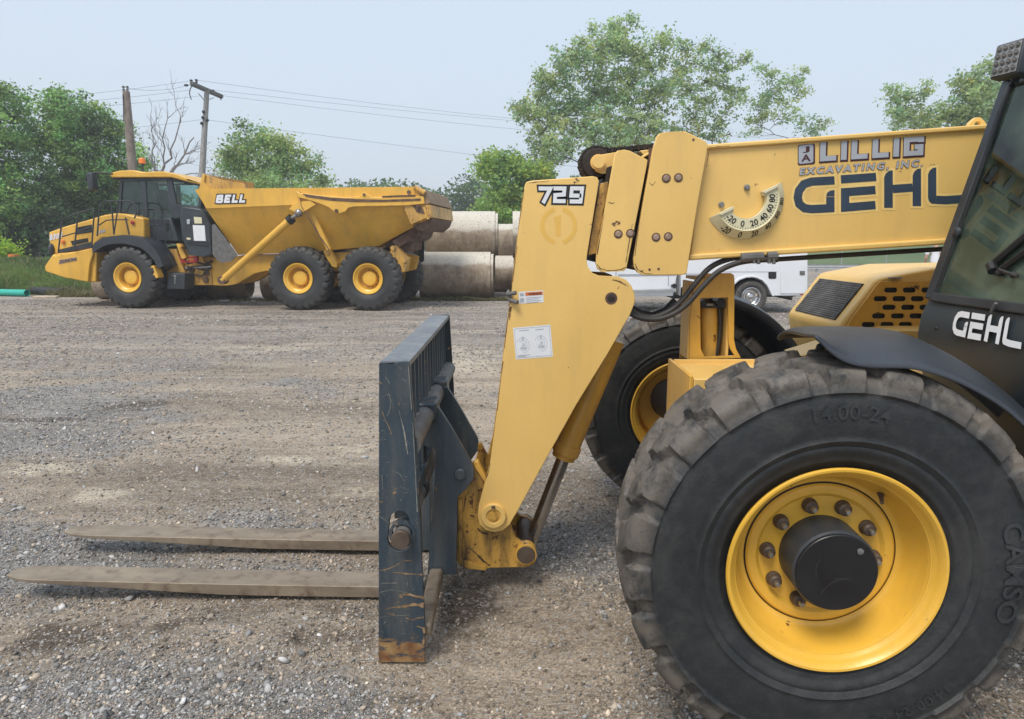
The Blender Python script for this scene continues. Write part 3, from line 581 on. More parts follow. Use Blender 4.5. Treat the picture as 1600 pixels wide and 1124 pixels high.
# --- boom head (gooseneck)
def arcpx(cx, cy, r, a0, a1, n, ry=None): return [(cx + r * math.cos(R(a)), cy - (ry or r) * math.sin(R(a))) for a in np.linspace(a0, a1, n)]
headpx = [(820,290),(822,285),(830,282.5),(926,275.5),(933,277),(936,283),(935,290),(918,395),(916.5,407),(919,418),(926,427),(936,431),(966,432.5),(978,437),(987,447),(992,460),(992,473),(985,491),(951,551),(900,634),(845,733),(810,797)] + arcpx(771, 806, 25.5, -8, -172, 9)[0:0] + [(801,812),(796,821),(786,829),(772,832),(759,829),(749,819),(746.5,805),(748,790),(757,757),(766,722),(777,640),(786,560),(796,480),(797,474),(802,474),(803,458),(799,457),(806,400),(814,330)]
hp = A(headpx, 3.03)
head = MB().prism(hp, 3.03, 3.055).build('boom_head', M['boom'], tele, bevel=.0035, seg=3)
MB().prism(hp, 3.475, 3.50).build('far_head_plate', M['greasy'], head, bevel=.003)
MB().prism(A([(823,290),(930,282),(914,395),(912,410),(917,424),(930,436),(964,438),(985,462),(950,545),(930,560),(830,640),(797,640),(808,480),(818,330)], 3.03), 3.056, 3.474).build('head_box', M['greasy'], head, bevel=.004)
MB().prism(A([(808,640),(780,640),(769,722),(760,757),(757,790),(772,760),(790,700)], 3.04), 3.10, 3.43).build('head_front_web', M['greasy'], head)
x, z = W0.P(955, 466.5, 3.03); MB().lathe([(.0005, 3.045), (.0005, 3.0285), (.026, 3.0285), (.0275, 3.031)], (x, 0, z), 24).build('pivot_hole', M['rust'], head)
MB().lathe([(.0005, 3.0275), (.016, 3.0275), (.018, 3.0282)], (x, 0, z), 16).build('pivot_pin_end', M['chain'], head)
x, z = W0.P(771, 806, 3.02)
bs = MB().lathe([(.058, 3.03), (.058, 3.014), (.055, 3.010), (.036, 3.010), (.034, 3.013), (.034, 3.017), (.0005, 3.017)], (x, 0, z), 40).build('tilt_pin_boss', M['boom'], head, angle=30)
MB().lathe([(.0005, 3.0095), (.020, 3.0095), (.021, 3.016), (.030, 3.016)], (x, 0, z), 24).build('pin_end', M['greasy'], bs)
MB().box(x - .008, x + .008, 2.999, 3.011, z + .042, z + .052).build('pin_bolt', M['pin'], bs, bevel=.001)
for u, v in ((798,461),(801,470)):
    a, b = W0.P(u, v, 2.99), W0.P(u + 8, v + 3 * (1 if v > 465 else -1), 2.99); MB().tube([(a[0] - .01, 3.2, a[1]), (a[0] - .012, 3.02, a[1]), (b[0], 2.999, b[1])], .009, 10).build('grease_tube', M['shaft'], head)
# markings on the head
v, f = text2d('729', .028, .18, 1.18)
Yd = 3.0292
q = quadmap(*X3([(836,317.5),(913,319.5),(914,290),(836.5,288)], Yd)); q2 = quadmap(*X3([(836,317.5),(913,319.5),(914,290),(836.5,288)], Yd - .0016))
vo_ = text2d('729', .075, .18, 1.18, 1.12); vi = text2d('729', .035, .18, 1.18, 1.12)
nq = lambda Y: X3([(840,317.5),(912,318.5),(913,291.5),(838,291)], Y)
block_decal('number_outline', '729', nq(Yd), (0, -1, 0), M['black'], head, .24, .10, .11); block_decal('number_729', '729', nq(Yd), (0, -1, 0), M['white'], head, .235, .10, 0, .0015)
cx, cy = 873, 353
seg = join2(stroke([(cx + 25.5 * math.cos(R(a)), cy - 26.5 * math.sin(R(a))) for a in np.linspace(-75, 75, 24)], 6.5), stroke([(cx + 25.5 * math.cos(R(a)), cy - 26.5 * math.sin(R(a))) for a in np.linspace(105, 255, 24)], 6.5), stroke([(872, 369), (872, 342), (866, 344)], 8))
pxm = lambda Y: (lambda a, b: (lambda p: (p[0], Y, p[1]))(W0.P(a, b, Y)))
decal('faded_number_mark', seg, pxm(Yd), M['fadedmark'], head)
def pxbox(x0, y0, x1, y1, dy=0): return [(x0, y1), (x1, y1 + dy), (x1, y0 + dy), (x0, y0)], [[0, 1, 2, 3]]
ws = decal('warning_sticker', ([(811,475),(849.5,472.5),(848.5,454),(810,456.5)], [[0,1,2,3]]), pxm(Yd), M['white'], head)
decal('warning_band', ([(821,462.5),(848,460.8),(847.6,455.5),(820.6,457.2)], [[0,1,2,3]]), pxm(Yd - .001), M['orange_vinyl'], ws)
qq = quadmap(*X3([(826,461.6),(846,460.3),(845.8,456.8),(825.8,458)], Yd - .002)); decal('warning_word', unit(text2d('WARNING', .02)), qq, M['black'], ws)
vv = join2(*[([(822,465.3 + i*2.6),(846 - (i % 2) * 4,463.8 + i*2.6),(846 - (i % 2) * 4,464.6 + i*2.6),(822,466.1 + i*2.6)], [[0,1,2,3]]) for i in range(4)], ([(812.5,463),(818.5,462.6),(818.3,458),(812.3,458.4)], [[0,1,2,3]]), ([(812.8,472.5),(819,472),(818.7,466),(812.6,466.4)], [[0,1,2,3]]))
decal('warning_lines', vv, pxm(Yd - .001), M['grey_vinyl'], ws)
cs = decal('chart_sticker', ([(806,562),(864,557.5),(860,507.5),(801.5,512.5)], [[0,1,2,3]]), pxm(Yd), M['white'], head)
ln = [stroke([(807.5,559.5),(861.5,555.3),(858.2,509.8),(803.5,514.2),(807.4,559)], .5), stroke([(811,517),(826,516)], .9), stroke([(836,515.5),(850,514.3)], .9), stroke([(809,556),(828,554.5)], 1), stroke([(809,558),(822,557)], .8)]
for ox, oy in ((817, 536), (845, 533)):
    ln += [stroke([(ox + r_ * math.cos(a), oy + 4 + r_ * 1.2 * math.sin(a)) for a in np.linspace(a0, a0 + 4.2, 14)], .45) for r_, a0 in ((10, 3.6), (6.5, 3.9), (3, 4.4))]
    ln += [stroke([(ox - 3, oy + 8), (ox + 1, oy + 2), (ox + 4, oy + 8)], .7), stroke([(ox - 5, oy + 9.5), (ox + 6, oy + 8.6)], .8), stroke([(ox - 2, oy - 10), (ox + 1, oy - 4)], .6), stroke([(ox + 2, oy - 10), (ox - 1, oy - 5)], .6)]
decal('chart_drawing', join2(*ln), pxm(Yd - .001), M['grey_vinyl'], cs)
# --- tilt cylinder
def seg3(p, q, Y, t0=0, t1=1):
    a, b = X3([p, q], Y); a, b = Vector(a), Vector(b); return [a.lerp(b, t0), a.lerp(b, t1)]
tc = MB().tube(seg3((957,530), (882,710), 3.27), .060, 24).build('tilt_cylinder', M['yellow'], tele)
s_ = seg3((945,560), (882,710), 3.27); d_ = (s_[1] - s_[0]).normalized()
MB().tube([s_[1] - d_ * .055, s_[1] - d_ * .005], .068, 24).tube([s_[1] - d_ * .004, s_[1] + d_ * .02], .058, 24).build('cylinder_gland', M['yellow'], tc, bevel=.003)
a_ = Vector((*X3([(880,716)], 3.27)[0],)); b_ = Vector((*X3([(824,862)], 3.27)[0],))
MB().tube([a_ - (b_ - a_) * .1, b_], .033, 24).build('cylinder_rod', M['rod'], tc)
# --- coupler
cpx = [(714,778),(722,768),(738,752),(741,738),(742,724),(747,722),(757,742),(766,752),(790,752),(800,826),(806,840),(814,846),(826,848),(836,856),(839,868),(835,880),(824,885),(765,886),(757,889),(731,886),(718,882),(714,874)]
cp = MB().prism(A(cpx, 3.10), 3.09, 3.118).build('coupler', M['greasy'], tele, bevel=.003)
MB().prism(A(cpx, 3.10), 3.41, 3.44).build('far_coupler_plate', M['greasy'], cp, bevel=.003)
MB().prism(A([(716,780),(723,778),(723,872),(760,884),(760,889),(731,886),(717,880)], 3.09), 3.07, 3.45).build('coupler_web', M['greasy'], cp, bevel=.003)
MB().prism(A([(741,722),(747,720),(768,760),(766,768),(758,752),(744,730)], 3.08), 3.06, 3.11).build('coupler_latch', M['yellow'], cp, bevel=.002)
x, z = W0.P(822, 868, 3.06); MB().lathe([(.0005, 3.058), (.041, 3.058), (.043, 3.062), (.043, 3.46), (.0005, 3.46)], (x, 0, z), 28).build('rod_pin', M['pin'], cp, angle=30)
MB().lathe([(.05, 3.064), (.05, 3.119), (.044, 3.119), (.044, 3.064)], (x, 0, z), 28, close=True).build('pin_collar', M['yellow'], cp, angle=30)
# --- fork carriage
CY0, CY1 = 2.52, 4.20
spx = [(592,569),(593,567),(595,566),(636,564.5),(639,566),(640,569),(647,668),(652,740),(658,848),(663.5,970),(664,1035),(591.5,1036),(591.5,900)]
slot = arcpx(624, 814, 15.5, 5, 175, 8, 15) + arcpx(625.5, 842, 20, 160, 380, 12, 20)
sp_ = A(spx, CY0); sl_ = A(slot[::-1], CY0)
carr = MB().prism(sp_, CY0, CY0 + .022, [sl_]).build('fork_carriage', M['carriage_side'], tele, bevel=.0025)
carr['label'] = 'scratched dark blue-grey fork carriage'
MB().prism([(a, max(b, .01)) for a, b in sp_], CY1 - .022, CY1).build('far_side_plate', M['carriage'], carr, bevel=.0025)
xa, za = W0.P(592, 566, CY0); xb, zb_ = W0.P(639, 564.5, CY0)
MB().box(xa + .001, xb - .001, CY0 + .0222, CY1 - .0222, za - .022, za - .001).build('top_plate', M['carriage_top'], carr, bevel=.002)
n_ = 15
for k in range(n_):
    yy = CY0 + .09 + (CY1 - CY0 - .18) * k / (n_ - 1)
    MB().box(xb - .062, xb - .022, yy - .008, yy + .008, .66, za - .022).build('guard_bar', M['carriage'], carr, bevel=.0015)
MB().box(xb - .075, xb - .010, CY0 + .0222, CY1 - .0222, .60, .66).build('lower_rail', M['carriage'], carr, bevel=.002)
ux, uz = W0.P(655, 677, 2.72)
MB().tube([(ux - .012, CY0 + .023, uz), (ux - .012, CY1 - .023, uz)], .041, 24).build('upper_shaft', M['shaft'], carr)
lx, lz = W0.P(626, 843, CY0 - .05)
MB().tube([(lx, CY0 - .05, lz), (lx, CY1 + .03, lz)], .034, 24).build('lower_shaft', M['shaft'], carr)
MB().lathe([(.0005, CY0 - .058), (.033, CY0 - .058), (.036, CY0 - .054), (.036, CY0 - .040), (.0005, CY0 - .040)], (lx, 0, lz), 28).build('shaft_end', M['pin'], carr)
MB().lathe([(.052, CY0 - .006), (.052, CY0 + .03), (.040, CY0 + .03), (.040, CY0 - .006)], (lx - .001, 0, lz), 32, close=True).build('shaft_sleeve', M['carriage'], carr, angle=30)
MB().tube([(lx, 2.98, lz), (lx, 3.03, lz)], .044, 24).tube([(lx, 3.52, lz), (lx, 3.56, lz)], .044, 24).build('shaft_collar', M['hose'], carr)
bpx = [(652,638),(685,637),(705,668),(739,727),(741,738),(740,748),(728,765),(715,776),(713,898),(668,898),(672,840),(678,780),(681,706),(676,698),(668,700),(652,690)]
for yy in (3.035, 3.475):
    MB().prism(A(bpx, 3.035), yy, yy + .028).build('mounting_bracket', M['carriage'], carr, bevel=.0025)
x, z = W0.P(719, 741, 3.03); MB().lathe([(.026, 3.035), (.026, 3.022), (.022, 3.018), (.0005, 3.018)], (x, 0, z), 20).build('bracket_bolt', M['carriage'], carr, angle=25)
MB().box(-.385, -.322, CY0 + .0225, 3.03, .10, .155).build('lower_guide', M['forks'], carr, bevel=.012)
# scrapes and gouges on the near side plate (bare, rusty metal in the paint)
M['scrape'] = simple('bare_rusty_scrape', (.26, .165, .085), .7, 0, .6, 60); M['palescrape'] = simple('pale_scrape', (.27, .26, .22), .6, 0, .4, 60)
def scrape(pts, ws, mat, k, Y=None, par=None, jit=.4):
    v = []; pts2 = []; w2_ = []
    for i in range(len(pts) - 1):
        for t in (0, .25, .5, .75): pts2.append((pts[i][0] + (pts[i+1][0] - pts[i][0]) * t, pts[i][1] + (pts[i+1][1] - pts[i][1]) * t + random.uniform(-jit, jit))); w2_.append((ws[i] + (ws[i+1] - ws[i]) * t) * random.uniform(.3, .95))
    pts2.append(pts[-1]); w2_.append(ws[-1]); n = len(pts2); f = []
    for i, p in enumerate(pts2):
        a_, b_ = pts2[max(0, i - 1)], pts2[min(n - 1, i + 1)]; d = Vector((b_[0] - a_[0], b_[1] - a_[1])).normalized(); v += [(p[0] - d.y * w2_[i] / 2, p[1] + d.x * w2_[i] / 2), (p[0] + d.y * w2_[i] / 2, p[1] - d.x * w2_[i] / 2)]
    for i in range(n - 1): f.append([2*i, 2*i+1, 2*i+3, 2*i+2])
    decal('paint_scrape', (v, f), pxm(CY0 - .0006 - .0001 * k if Y is None else Y), mat, par or carr, None)
random.seed(3)
SC = [([(592,892),(604,890),(618,884),(632,876),(640,876),(650,879)], [1.6,3,2,2.4,1.4,.6], 'scrape'), ([(612,894),(628,896),(645,897),(660,898)], [.8,2.6,2.2,3.2], 'scrape'), ([(592,926),(612,922),(630,925),(642,928)], [.8,.8,.6,.6], 'palescrape'),
      ([(624,930),(640,929),(650,932),(662,934)], [2,5,4,7], 'scrape'), ([(600,953),(615,949),(632,948),(645,945),(662,946)], [.6,2.5,6,8,9], 'scrape'), ([(606,959),(616,960)], [2,3], 'scrape'), ([(634,966),(646,969),(652,966),(662,965)], [3,3,2,4], 'scrape'), ([(650,978),(662,982),(663,990)], [1,5,4], 'scrape'),
      ([(592,965),(615,962),(640,961)], [.6,.9,.5], 'palescrape'), ([(623,641),(628,660),(631,672),(634,690),(637,710)], [.5,1.2,2.6,3.4,.8], 'palescrape'), ([(599,620),(608,616),(611,628),(609,642),(604,650)], [.7,1,.7,.9,.5], 'palescrape'), ([(597,643),(602,657),(608,668),(612,680)], [2,1,1.8,.6], 'scrape'),
      ([(592,597),(596,600)], [3,2.5], 'scrape'), ([(592,784),(598,785)], [4,3], 'scrape'), ([(602,589),(607,595),(609,601)], [.5,1.4,.5], 'palescrape'), ([(628,592),(634,596)], [.6,1.2], 'palescrape'), ([(616,571),(620,566.8)], [.6,1], 'palescrape'), ([(592,806),(600,812),(608,818)], [.5,.9,.5], 'palescrape'), ([(595,912),(620,911)], [.8,1.1], 'palescrape'), ([(597,742),(598,765)], [.7,.8], 'palescrape'), ([(645,660),(648,720),(652,800)], [1.2,.8,1.4], 'palescrape'), ([(638,572),(643,640)], [1.3,1], 'palescrape'), ([(612,735),(625,741),(631,752)], [.5,.9,.5], 'palescrape')]
for k, (p_, w_, m_n) in enumerate(SC): scrape(p_, w_, M[m_n], k)
for k in range(50): u, v = random.uniform(594, 650), random.uniform(570, 1000); a_ = random.uniform(0, 3.14); L_ = random.uniform(1.5, 6); scrape([(u, v), (min(u + L_ * math.cos(a_), 652), v + L_ * math.sin(a_))], [random.uniform(.3, .8)] * 2, M['palescrape'], 30 + k)
M['grime'] = simple('grease_grime', (.055, .035, .022), .6, 0, .6, 50); M['edgerust'] = simple('edge_rust', (.16, .075, .035), .8, 0, .5, 50)
for k, (p_, w_) in enumerate([([(728,852),(742,864),(755,876),(766,884)], [1,3,4,3]), ([(746,826),(752,832),(762,835)], [3,7,3]), ([(724,800),(727,780),(733,766)], [1,2,1])]): scrape(p_, w_, M['grime'], k, 3.0882 - .0001 * k, cp, 1.2)
for k, (p_, w_) in enumerate([([(777,642),(781,605),(786,565)], [1.4,.6,1.6]), ([(788,545),(792,510),(796,482)], [1.0,2.0,.8]), ([(758,752),(763,738),(766,724)], [1,2.2,1]), ([(801,440),(805,410),(808,385)], [1.5,.8,1.2]), ([(811,350),(815,325),(819,296)], [.8,1.2,.6]), ([(826,286),(840,284.5),(858,283)], [.8,1.2,.5]), ([(798,479),(797,488),(796,500)], [5,4,1]), ([(957,437),(968,440),(978,446)], [2,3.5,1.5]), ([(965,452),(968,447)], [1.4,.8])]): scrape(p_, w_, M['edgerust'], k, 3.0294 - .0001 * k, head, .4)
for k, (p_, w_) in enumerate([([(933,414),(938,420),(950,423),(968,422),(978,418)], [1.6,2.6,2,2.2,1]), ([(933,398),(938,370),(944,335)], [2.2,1.2,.5]), ([(978,410),(982,385),(988,350)], [2,1.6,.6]), ([(950,316),(956,318),(960,317)], [.8,2,.8])]): scrape(p_, w_, M['grime'], k, 3.0343 - .0001 * k, c2, .5)
for k, (p_, w_) in enumerate([([(992,412),(996,421),(1006,427),(1020,428)], [2.4,2,2,.6]), ([(992,400),(996,370),(1001,335)], [1.8,1.2,.5]), ([(1014,285),(1020,290),(1024,284)], [.8,1.4,.6])]): scrape(p_, w_, M['grime'], k, 3.0292 - .0001 * k, cl, .5)
for k, (p_, w_) in enumerate([([(1109,231),(1125,229.5),(1140,228.5)], [2,1.4,.6]), ([(1107,240),(1104,262)], [1.6,.4])]): scrape(p_, w_, M['edgerust'], k, 3.0655 - .0001 * k if k == 0 else 3.0815, boom, .3)
# forks: blade + shank + shaft eye
def fork(y0, y1, tip):
    zb0, zt0 = .014, .070; xh = -.485; xt = tip; n = 24
    t = MB(); L = []
    for i in range(n + 1):
        k = i / n; xx = xh + (xt - xh) * k; rise = .040 * k ** 1.3; thick = (zt0 - zb0) * (1 if k < .45 else 1 - .80 * ((k - .45) / .55)); d = 0
        if k > .84: d = (y1 - y0) * .5 * (1 - math.sqrt(max(0, 1 - ((k - .84) / .16) ** 3.2))) * .85 * .62
        L.append([(xx, y0 + d, zt0 + rise - thick), (xx, y1 - d, zt0 + rise - thick), (xx, y1 - d, zt0 + rise), (xx, y0 + d, zt0 + rise)])
    V = [p for l in L for p in l]; F = [[3, 2, 1, 0], [4 * n + j for j in range(4)]]
    for i in range(n):
        for j in range(4): F.append([4 * i + j, 4 * i + (j + 1) % 4, 4 * i + 4 + (j + 1) % 4, 4 * i + 4 + j])
    f_ = MB(); f_.add(V, F); o = f_.build('fork', M['forks'], tele, bevel=.003)
    MB().box(xh + .001, xh + .05, y0, y1, .018, .86).build('fork_shank', M['carriage'], o, bevel=.004)
    MB().box(ux - .062, ux + .040, y0, y1, .861, .95).build('fork_eye', M['carriage'], o, bevel=.01)
    return o
tx1 = G(8, 906, .09)[0]; tx2 = G(105, 833, .09)[0]
fork(3.005, 3.155, tx1)['label'] = 'nearer steel fork'; fork(3.50, 3.645, tx2)['label'] = 'farther steel fork'
# --- hoses
for k, (pts, r_) in enumerate(((([(1215,400),(1175,401),(1140,405),(1110,418),(1085,445),(1065,470),(1045,487),(1020,496),(998,493),(984,482),(978,470)]), .0122),
                               (([(1215,406),(1180,407),(1150,412),(1122,425),(1098,448),(1075,474),(1052,491),(1026,499),(1000,497),(982,488)]), .0122))):
    P_ = [Vector(p) for p in X3(pts, 3.10 - .03 * k)]; sm = []
    for i in range(len(P_) - 1):
        p0, p1, p2, p3 = P_[max(i-1, 0)], P_[i], P_[i+1], P_[min(i+2, len(P_)-1)]
        for j in range(5):
            t = j / 5; sm.append(.5 * ((2 * p1) + (p2 - p0) * t + (2 * p0 - 5 * p1 + 4 * p2 - p3) * t * t + (3 * p1 - p0 - 3 * p2 + p3) * t ** 3))
    MB().tube(sm, r_, 12).build('hydraulic_hose', M['hose'], tele)
MB().tube(X3([(978,478),(1000,490),(1020,494),(1040,486),(1056,470)], 3.2), .020, 10).build('hose_bundle', M['black'], tele)
fm = MB()
for p, q in (((1157,403),(1175,402)), ((1175,402),(1192,401)), ((1198,401),(1213,400))): fm.tube(seg3(p, q, 3.065), .021, 10)
for u, v in ((1178,408),(1185,409),(1202,408),(1209,409)): fm.tube(seg3((u, v - 5), (u, v + 4), 3.055), .008, 6)
fm.build('hose_fitting', M['shaft'], tele)
# --- lettering on the boom
Yb = 3.0812
M['boomlight'] = paint('embossed_yellow', (.84, .58, .20), .4, dirtamt=.15, chips=.75)
for i, q in enumerate(logo(3.6)): decal('logo_raised_outline', q, pxm(Yb - .00008 * i), M['boomlight'], boom)
decal('logo_lettering', join2(*logo(0)), pxm(Yb - .0012), M['navy'], boom)
def twotone(s, quad, bold_o, bold_i, mo, mi, parent, Y, shear=0, sx=1, name='name_lettering', dz=(0, 0), sp=1.15):
    vo_ = text2d(s, bold_o, shear, sx, sp); vi = text2d(s, bold_i, shear, sx, sp); qa = quadmap(*X3([(a + dz[0], b + dz[1]) for a, b in quad], Y)); qb = quadmap(*X3(quad, Y - .0006))
    decal(name + '_outline', unit(vo_), qa, mo, parent); decal(name, unit(vi, vo_), qb, mi, parent)
0 and twotone('LILLIG', [(1278,253.5),(1442,244.5),(1444,211),(1280,222)], .055, .035, M['maroon'], M['grey_vinyl'], boom, Yb - .004, 0, 1.15, dz=(1.2, 1.6), sp=1.35)
lq = X3([(1280,252.5),(1442,242.5),(1443,213.5),(1281,223)], Yb - .0006)
block_decal('name_outline', 'LILLIG', lq, (0, -1, 0), M['maroon'], boom, .27, 0, .055, 0, (.035, -.045)); block_decal('name_lettering', 'LILLIG', lq, (0, -1, 0), M['grey_vinyl'], boom, .27, 0, 0, .0022)
twotone('EXCAVATING, INC.', [(1248.5,276.5),(1442,263.5),(1443,248.5),(1249,262.5)], .06, .03, M['maroon'], M['grey_vinyl'], boom, Yb - .0022, .12, 1.15, sp=1.35)
badge = lambda x0, y0, x1, y1, sk: ([(x0 + 2, y1), (x1 - 2, y1 + sk), (x1, y1 - 2 + sk), (x1, y0 + 2 + sk), (x1 - 2, y0 + sk), (x0 + 2, y0), (x0, y0 + 2), (x0, y1 - 2)], [[0,1,2,3,4,5,6,7]])
decal('initials_badge_edge', badge(1246.6, 226.6, 1273.6, 258.8, -2), pxm(Yb - .0006), M['maroon'], boom); decal('initials_badge', badge(1247.8, 227.6, 1270.8, 256.4, -2), pxm(Yb - .0012), M['grey_vinyl'], boom)
for s, q in (('J', [(1254,239.5),(1265,238.7),(1265,228.7),(1254,229.5)]), ('A', [(1252,253),(1267,252),(1267,241),(1252,242)])): decal('initial_' + s.lower(), unit(text2d(s, .03)), quadmap(*X3(q, Yb - .0018)), M['maroon'], boom)
# --- boom angle gauge: curved cream box standing off the boom side
gx, gz = W0.P(1166, 311, 3.06); ppm = FP / 3.03
def gp(deg, rpx): return (gx + rpx / ppm * math.cos(R(deg)), gz + rpx / ppm * math.sin(R(deg)))
arcs = lambda r, a0, a1, n: [gp(a, r) for a in np.linspace(a0, a1, n)]
ga = MB(); n = 40; A0, A1 = 208, 385; V = []; F = []
for i, a in enumerate(np.linspace(A0, A1, n)):
    ri = 30 if 3 < i < n - 4 else 26
    for r_, y_ in ((ri, 3.079), (ri, 3.046), (47, 3.046), (48.5, 3.040), (61, 3.079)): x, z = gp(a, r_); V.append((x, y_, z))
for i in range(n - 1):
    for j in range(5): F.append([5*i + j, 5*i + (j+1) % 5, 5*i + 5 + (j+1) % 5, 5*i + 5 + j])
F += [[4,3,2,1,0], [5*(n-1) + j for j in range(5)]]; ga.add(V, F); gauge = ga.build('angle_gauge', M['cream'], boom, angle=25)
for a in (A0, A1):
    s = 1 if a == A0 else -1; MB().prism([gp(a, 24), gp(a, 48), gp(a + 4 * s, 48), gp(a + 9 * s, 26)], 3.036, 3.0455).build('gauge_end', M['cream'], gauge, bevel=.002)
def gtext(s, deg, rpx, h, y_, tilt=0, sx=1):
    v, f = xf(centre(text2d(s, .02)), rot=R(deg - 270), sx=sx); cx, cz = gp(deg, rpx)
    V = [(cx + a * h, y_ + tilt * ((a * math.cos(R(deg)) + b * math.sin(R(deg))) * h), cz + b * h) for a, b in v]
    o = decal('gauge_number', (list(range(0)), []), lambda a, b: (0, 0, 0), M['black'], gauge) if 0 else MB().add(V, f).build('gauge_number', M['black'], gauge)
for s, d in (('-20', 233), ('0', 262), ('20', 289), ('40', 314), ('60', 338), ('80', 1)): gtext(s, d, 38, .026, 3.0445)
tk = MB()
for a in np.arange(222, 372, 5.2):
    p, q = gp(a, 43.5), gp(a, 46.5); p2, q2 = gp(a + .9, 43.5), gp(a + .9, 46.5); tk.add([(p[0], 3.0448, p[1]), (q[0], 3.0448, q[1]), (q2[0], 3.0448, q2[1]), (p2[0], 3.0448, p2[1])], [[0,1,2,3]])
tk.build('gauge_ticks', M['black'], gauge)
sl_m = (3.079 - 3.040) / (12.5 / ppm)
for s, d in (('-20', 238), ('0', 263), ('20', 287), ('40', 311), ('60', 334), ('80', 356)): gtext(s, d, 55, .024, 3.040 + 6.5 / ppm * sl_m - .0015, sl_m)
for u, v in ((1168,293),(1128,320)): x, z = W0.P(u, v, 3.07); MB().lathe([(.013, 3.0795), (.013, 3.075), (.0085, 3.074), (.0085, 3.066), (.0003, 3.066)], (x, 0, z), 12).build('gauge_screw', M['steel'], gauge)
# --- engine hood
HY0, HY1 = 3.75, 4.46
hpx = [(1318,575),(1311,520),(1311,512),(1314,506),(1366,441),(1371,437),(1380,434),(1459,419),(1600,416),(1700,413),(1800,413),(1800,575)]
hprof = A(hpx, HY0); hprof = [p if p[0] < 3.2 else (4.7 if p[1] > .9 else 4.7, p[1]) for p in hprof]
hood = MB().prism(hprof[:9] + [(4.7, hprof[8][1] + .01), (4.7, .95)] + [hprof[0]][0:0], HY0, HY1).build('engine_hood', M['boom'], tele, bevel=.018, seg=4)
a, b = Vector((hprof[3][0], 0, hprof[3][1])), Vector((hprof[4][0], 0, hprof[4][1])); nn = Vector((-(b - a).z, 0, (b - a).x)).normalized()
if nn.x > 0: nn = -nn
def hs(t, y, o): p = a.lerp(b, t) + nn * o; return (p.x, y, p.z)
MB().hull2([hs(.04, 3.83, .0015), hs(.93, 3.83, .0015), hs(.93, 4.38, .0015), hs(.04, 4.38, .0015)], [hs(.04, 3.83, .0035), hs(.93, 3.83, .0035), hs(.93, 4.38, .0035), hs(.04, 4.38, .0035)]).build('grille_backing', M['black'], hood)
gm = MB()
for i in range(19):
    t = .06 + .85 * i / 18; gm.tube([hs(t, 3.835 + .54 * k / 30, .007 + .004 * math.sin(k * math.pi + i)) for k in range(31)], .0042, 5)
for i in range(31):
    y_ = 3.84 + .53 * i / 30; gm.tube([hs(.05, y_, .008), hs(.92, y_, .008)], .0028, 4)
gm.build('grille', M['shaft'], hood)
ppx = [(1323,512),(1329,500),(1372,443),(1376,440),(1700,436),(1700,548),(1322,548)]
def slotpx(cx, cy, L=21.5, h=8.2): k = h / 2; return [(cx - L/2 + k + k * math.cos(R(t)) , cy - k * math.sin(R(t))) for t in (90, 130, 180, 230, 270)] + [(cx + L/2 - k + k * math.cos(R(t)), cy - k * math.sin(R(t))) for t in (-90, -50, 0, 50, 90)]
slots = [slotpx(x, y) for x, y in ((1392,453.5),(1421,453.5),(1450,453.5),(1479,453.5),(1375.5,467),(1405,467),(1433.5,467),(1462,467),(1389,480.5),(1418.5,480.5),(1447,480.5),(1373,494),(1402.5,494),(1431.5,494),(1460,494),(1357,507.5),(1386,507.5),(1415,507.5))]
MB().prism(A(ppx, HY0 - .02), HY0 - .022, HY0 - .012, [A(s, HY0 - .02) for s in slots]).build('slotted_side_panel', M['yellow'], hood, bevel=.0015)
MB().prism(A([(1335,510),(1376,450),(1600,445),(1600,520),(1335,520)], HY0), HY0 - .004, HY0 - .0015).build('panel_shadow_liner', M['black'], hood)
x, z = W0.P(1401, 434.5, HY0 - .03); MB().box(x - .03, x + .03, HY0 - .03, HY0 - .001, z - .004, z + .004).build('panel_hinge', M['steel'], hood, bevel=.002)
MB().prism(A([(1245,556),(1700,560),(1700,500),(1600,515),(1400,516),(1330,530)], 3.55), 3.52, 3.74).build('hood_shelf', M['boom'], tele, bevel=.006)
# --- fenders
def fender(top, near, Yt, Yn, Yf, name='fender'):
    V = []; F = []; n = len(top)
    for (u, v), (u2, v2) in zip(top, near):
        tx, tz = W0.P(u, v, Yt); nx, nz = W0.P(u2, v2, Yn); sgn = 1
        cxx = (nx + tx) / 2
        V += [(nx, Yn, nz - .018), (nx, Yn, nz), (nx * .85 + tx * .15, Yn * .85 + Yt * .15, nz * .70 + tz * .30 + .004), (nx * .5 + tx * .5, (Yn + Yt) / 2, tz * .82 + nz * .18 + .006), (tx, Yt, tz), (tx, Yf * .7 + Yt * .3, tz - .006), (tx, Yf, tz - .05)]
    m = 7
    for i in range(n - 1):
        for j in range(m - 1): F.append([m*i + j, m*i + j + 1, m*i + m + j + 1, m*i + m + j])
    o = MB().add(V, F).build(name, M['fender'], tele, angle=180)
    s = o.modifiers.new('sub', 'SUBSURF'); s.levels = s.render_levels = 2
    s = o.modifiers.new('sol', 'SOLIDIFY'); s.thickness = .009; s.offset = -1
    return o
fender([(1241,519),(1252,513),(1275,511),(1320,511),(1370,512),(1410,517),(1440,528),(1500,557),(1560,597),(1610,640),(1665,700),(1700,760)],
       [(1276,522),(1283,525),(1296,541),(1324,561),(1362,567),(1405,566),(1440,568),(1500,588),(1560,621),(1602,655),(1650,712),(1690,790)], 2.24, 1.93, 2.40)['label'] = 'scuffed near front fender'
MB().tube(X3([(1276,560),(1282,543),(1300,532)], 2.34), .015, 10).build('fender_bracket', M['dark'], tele)
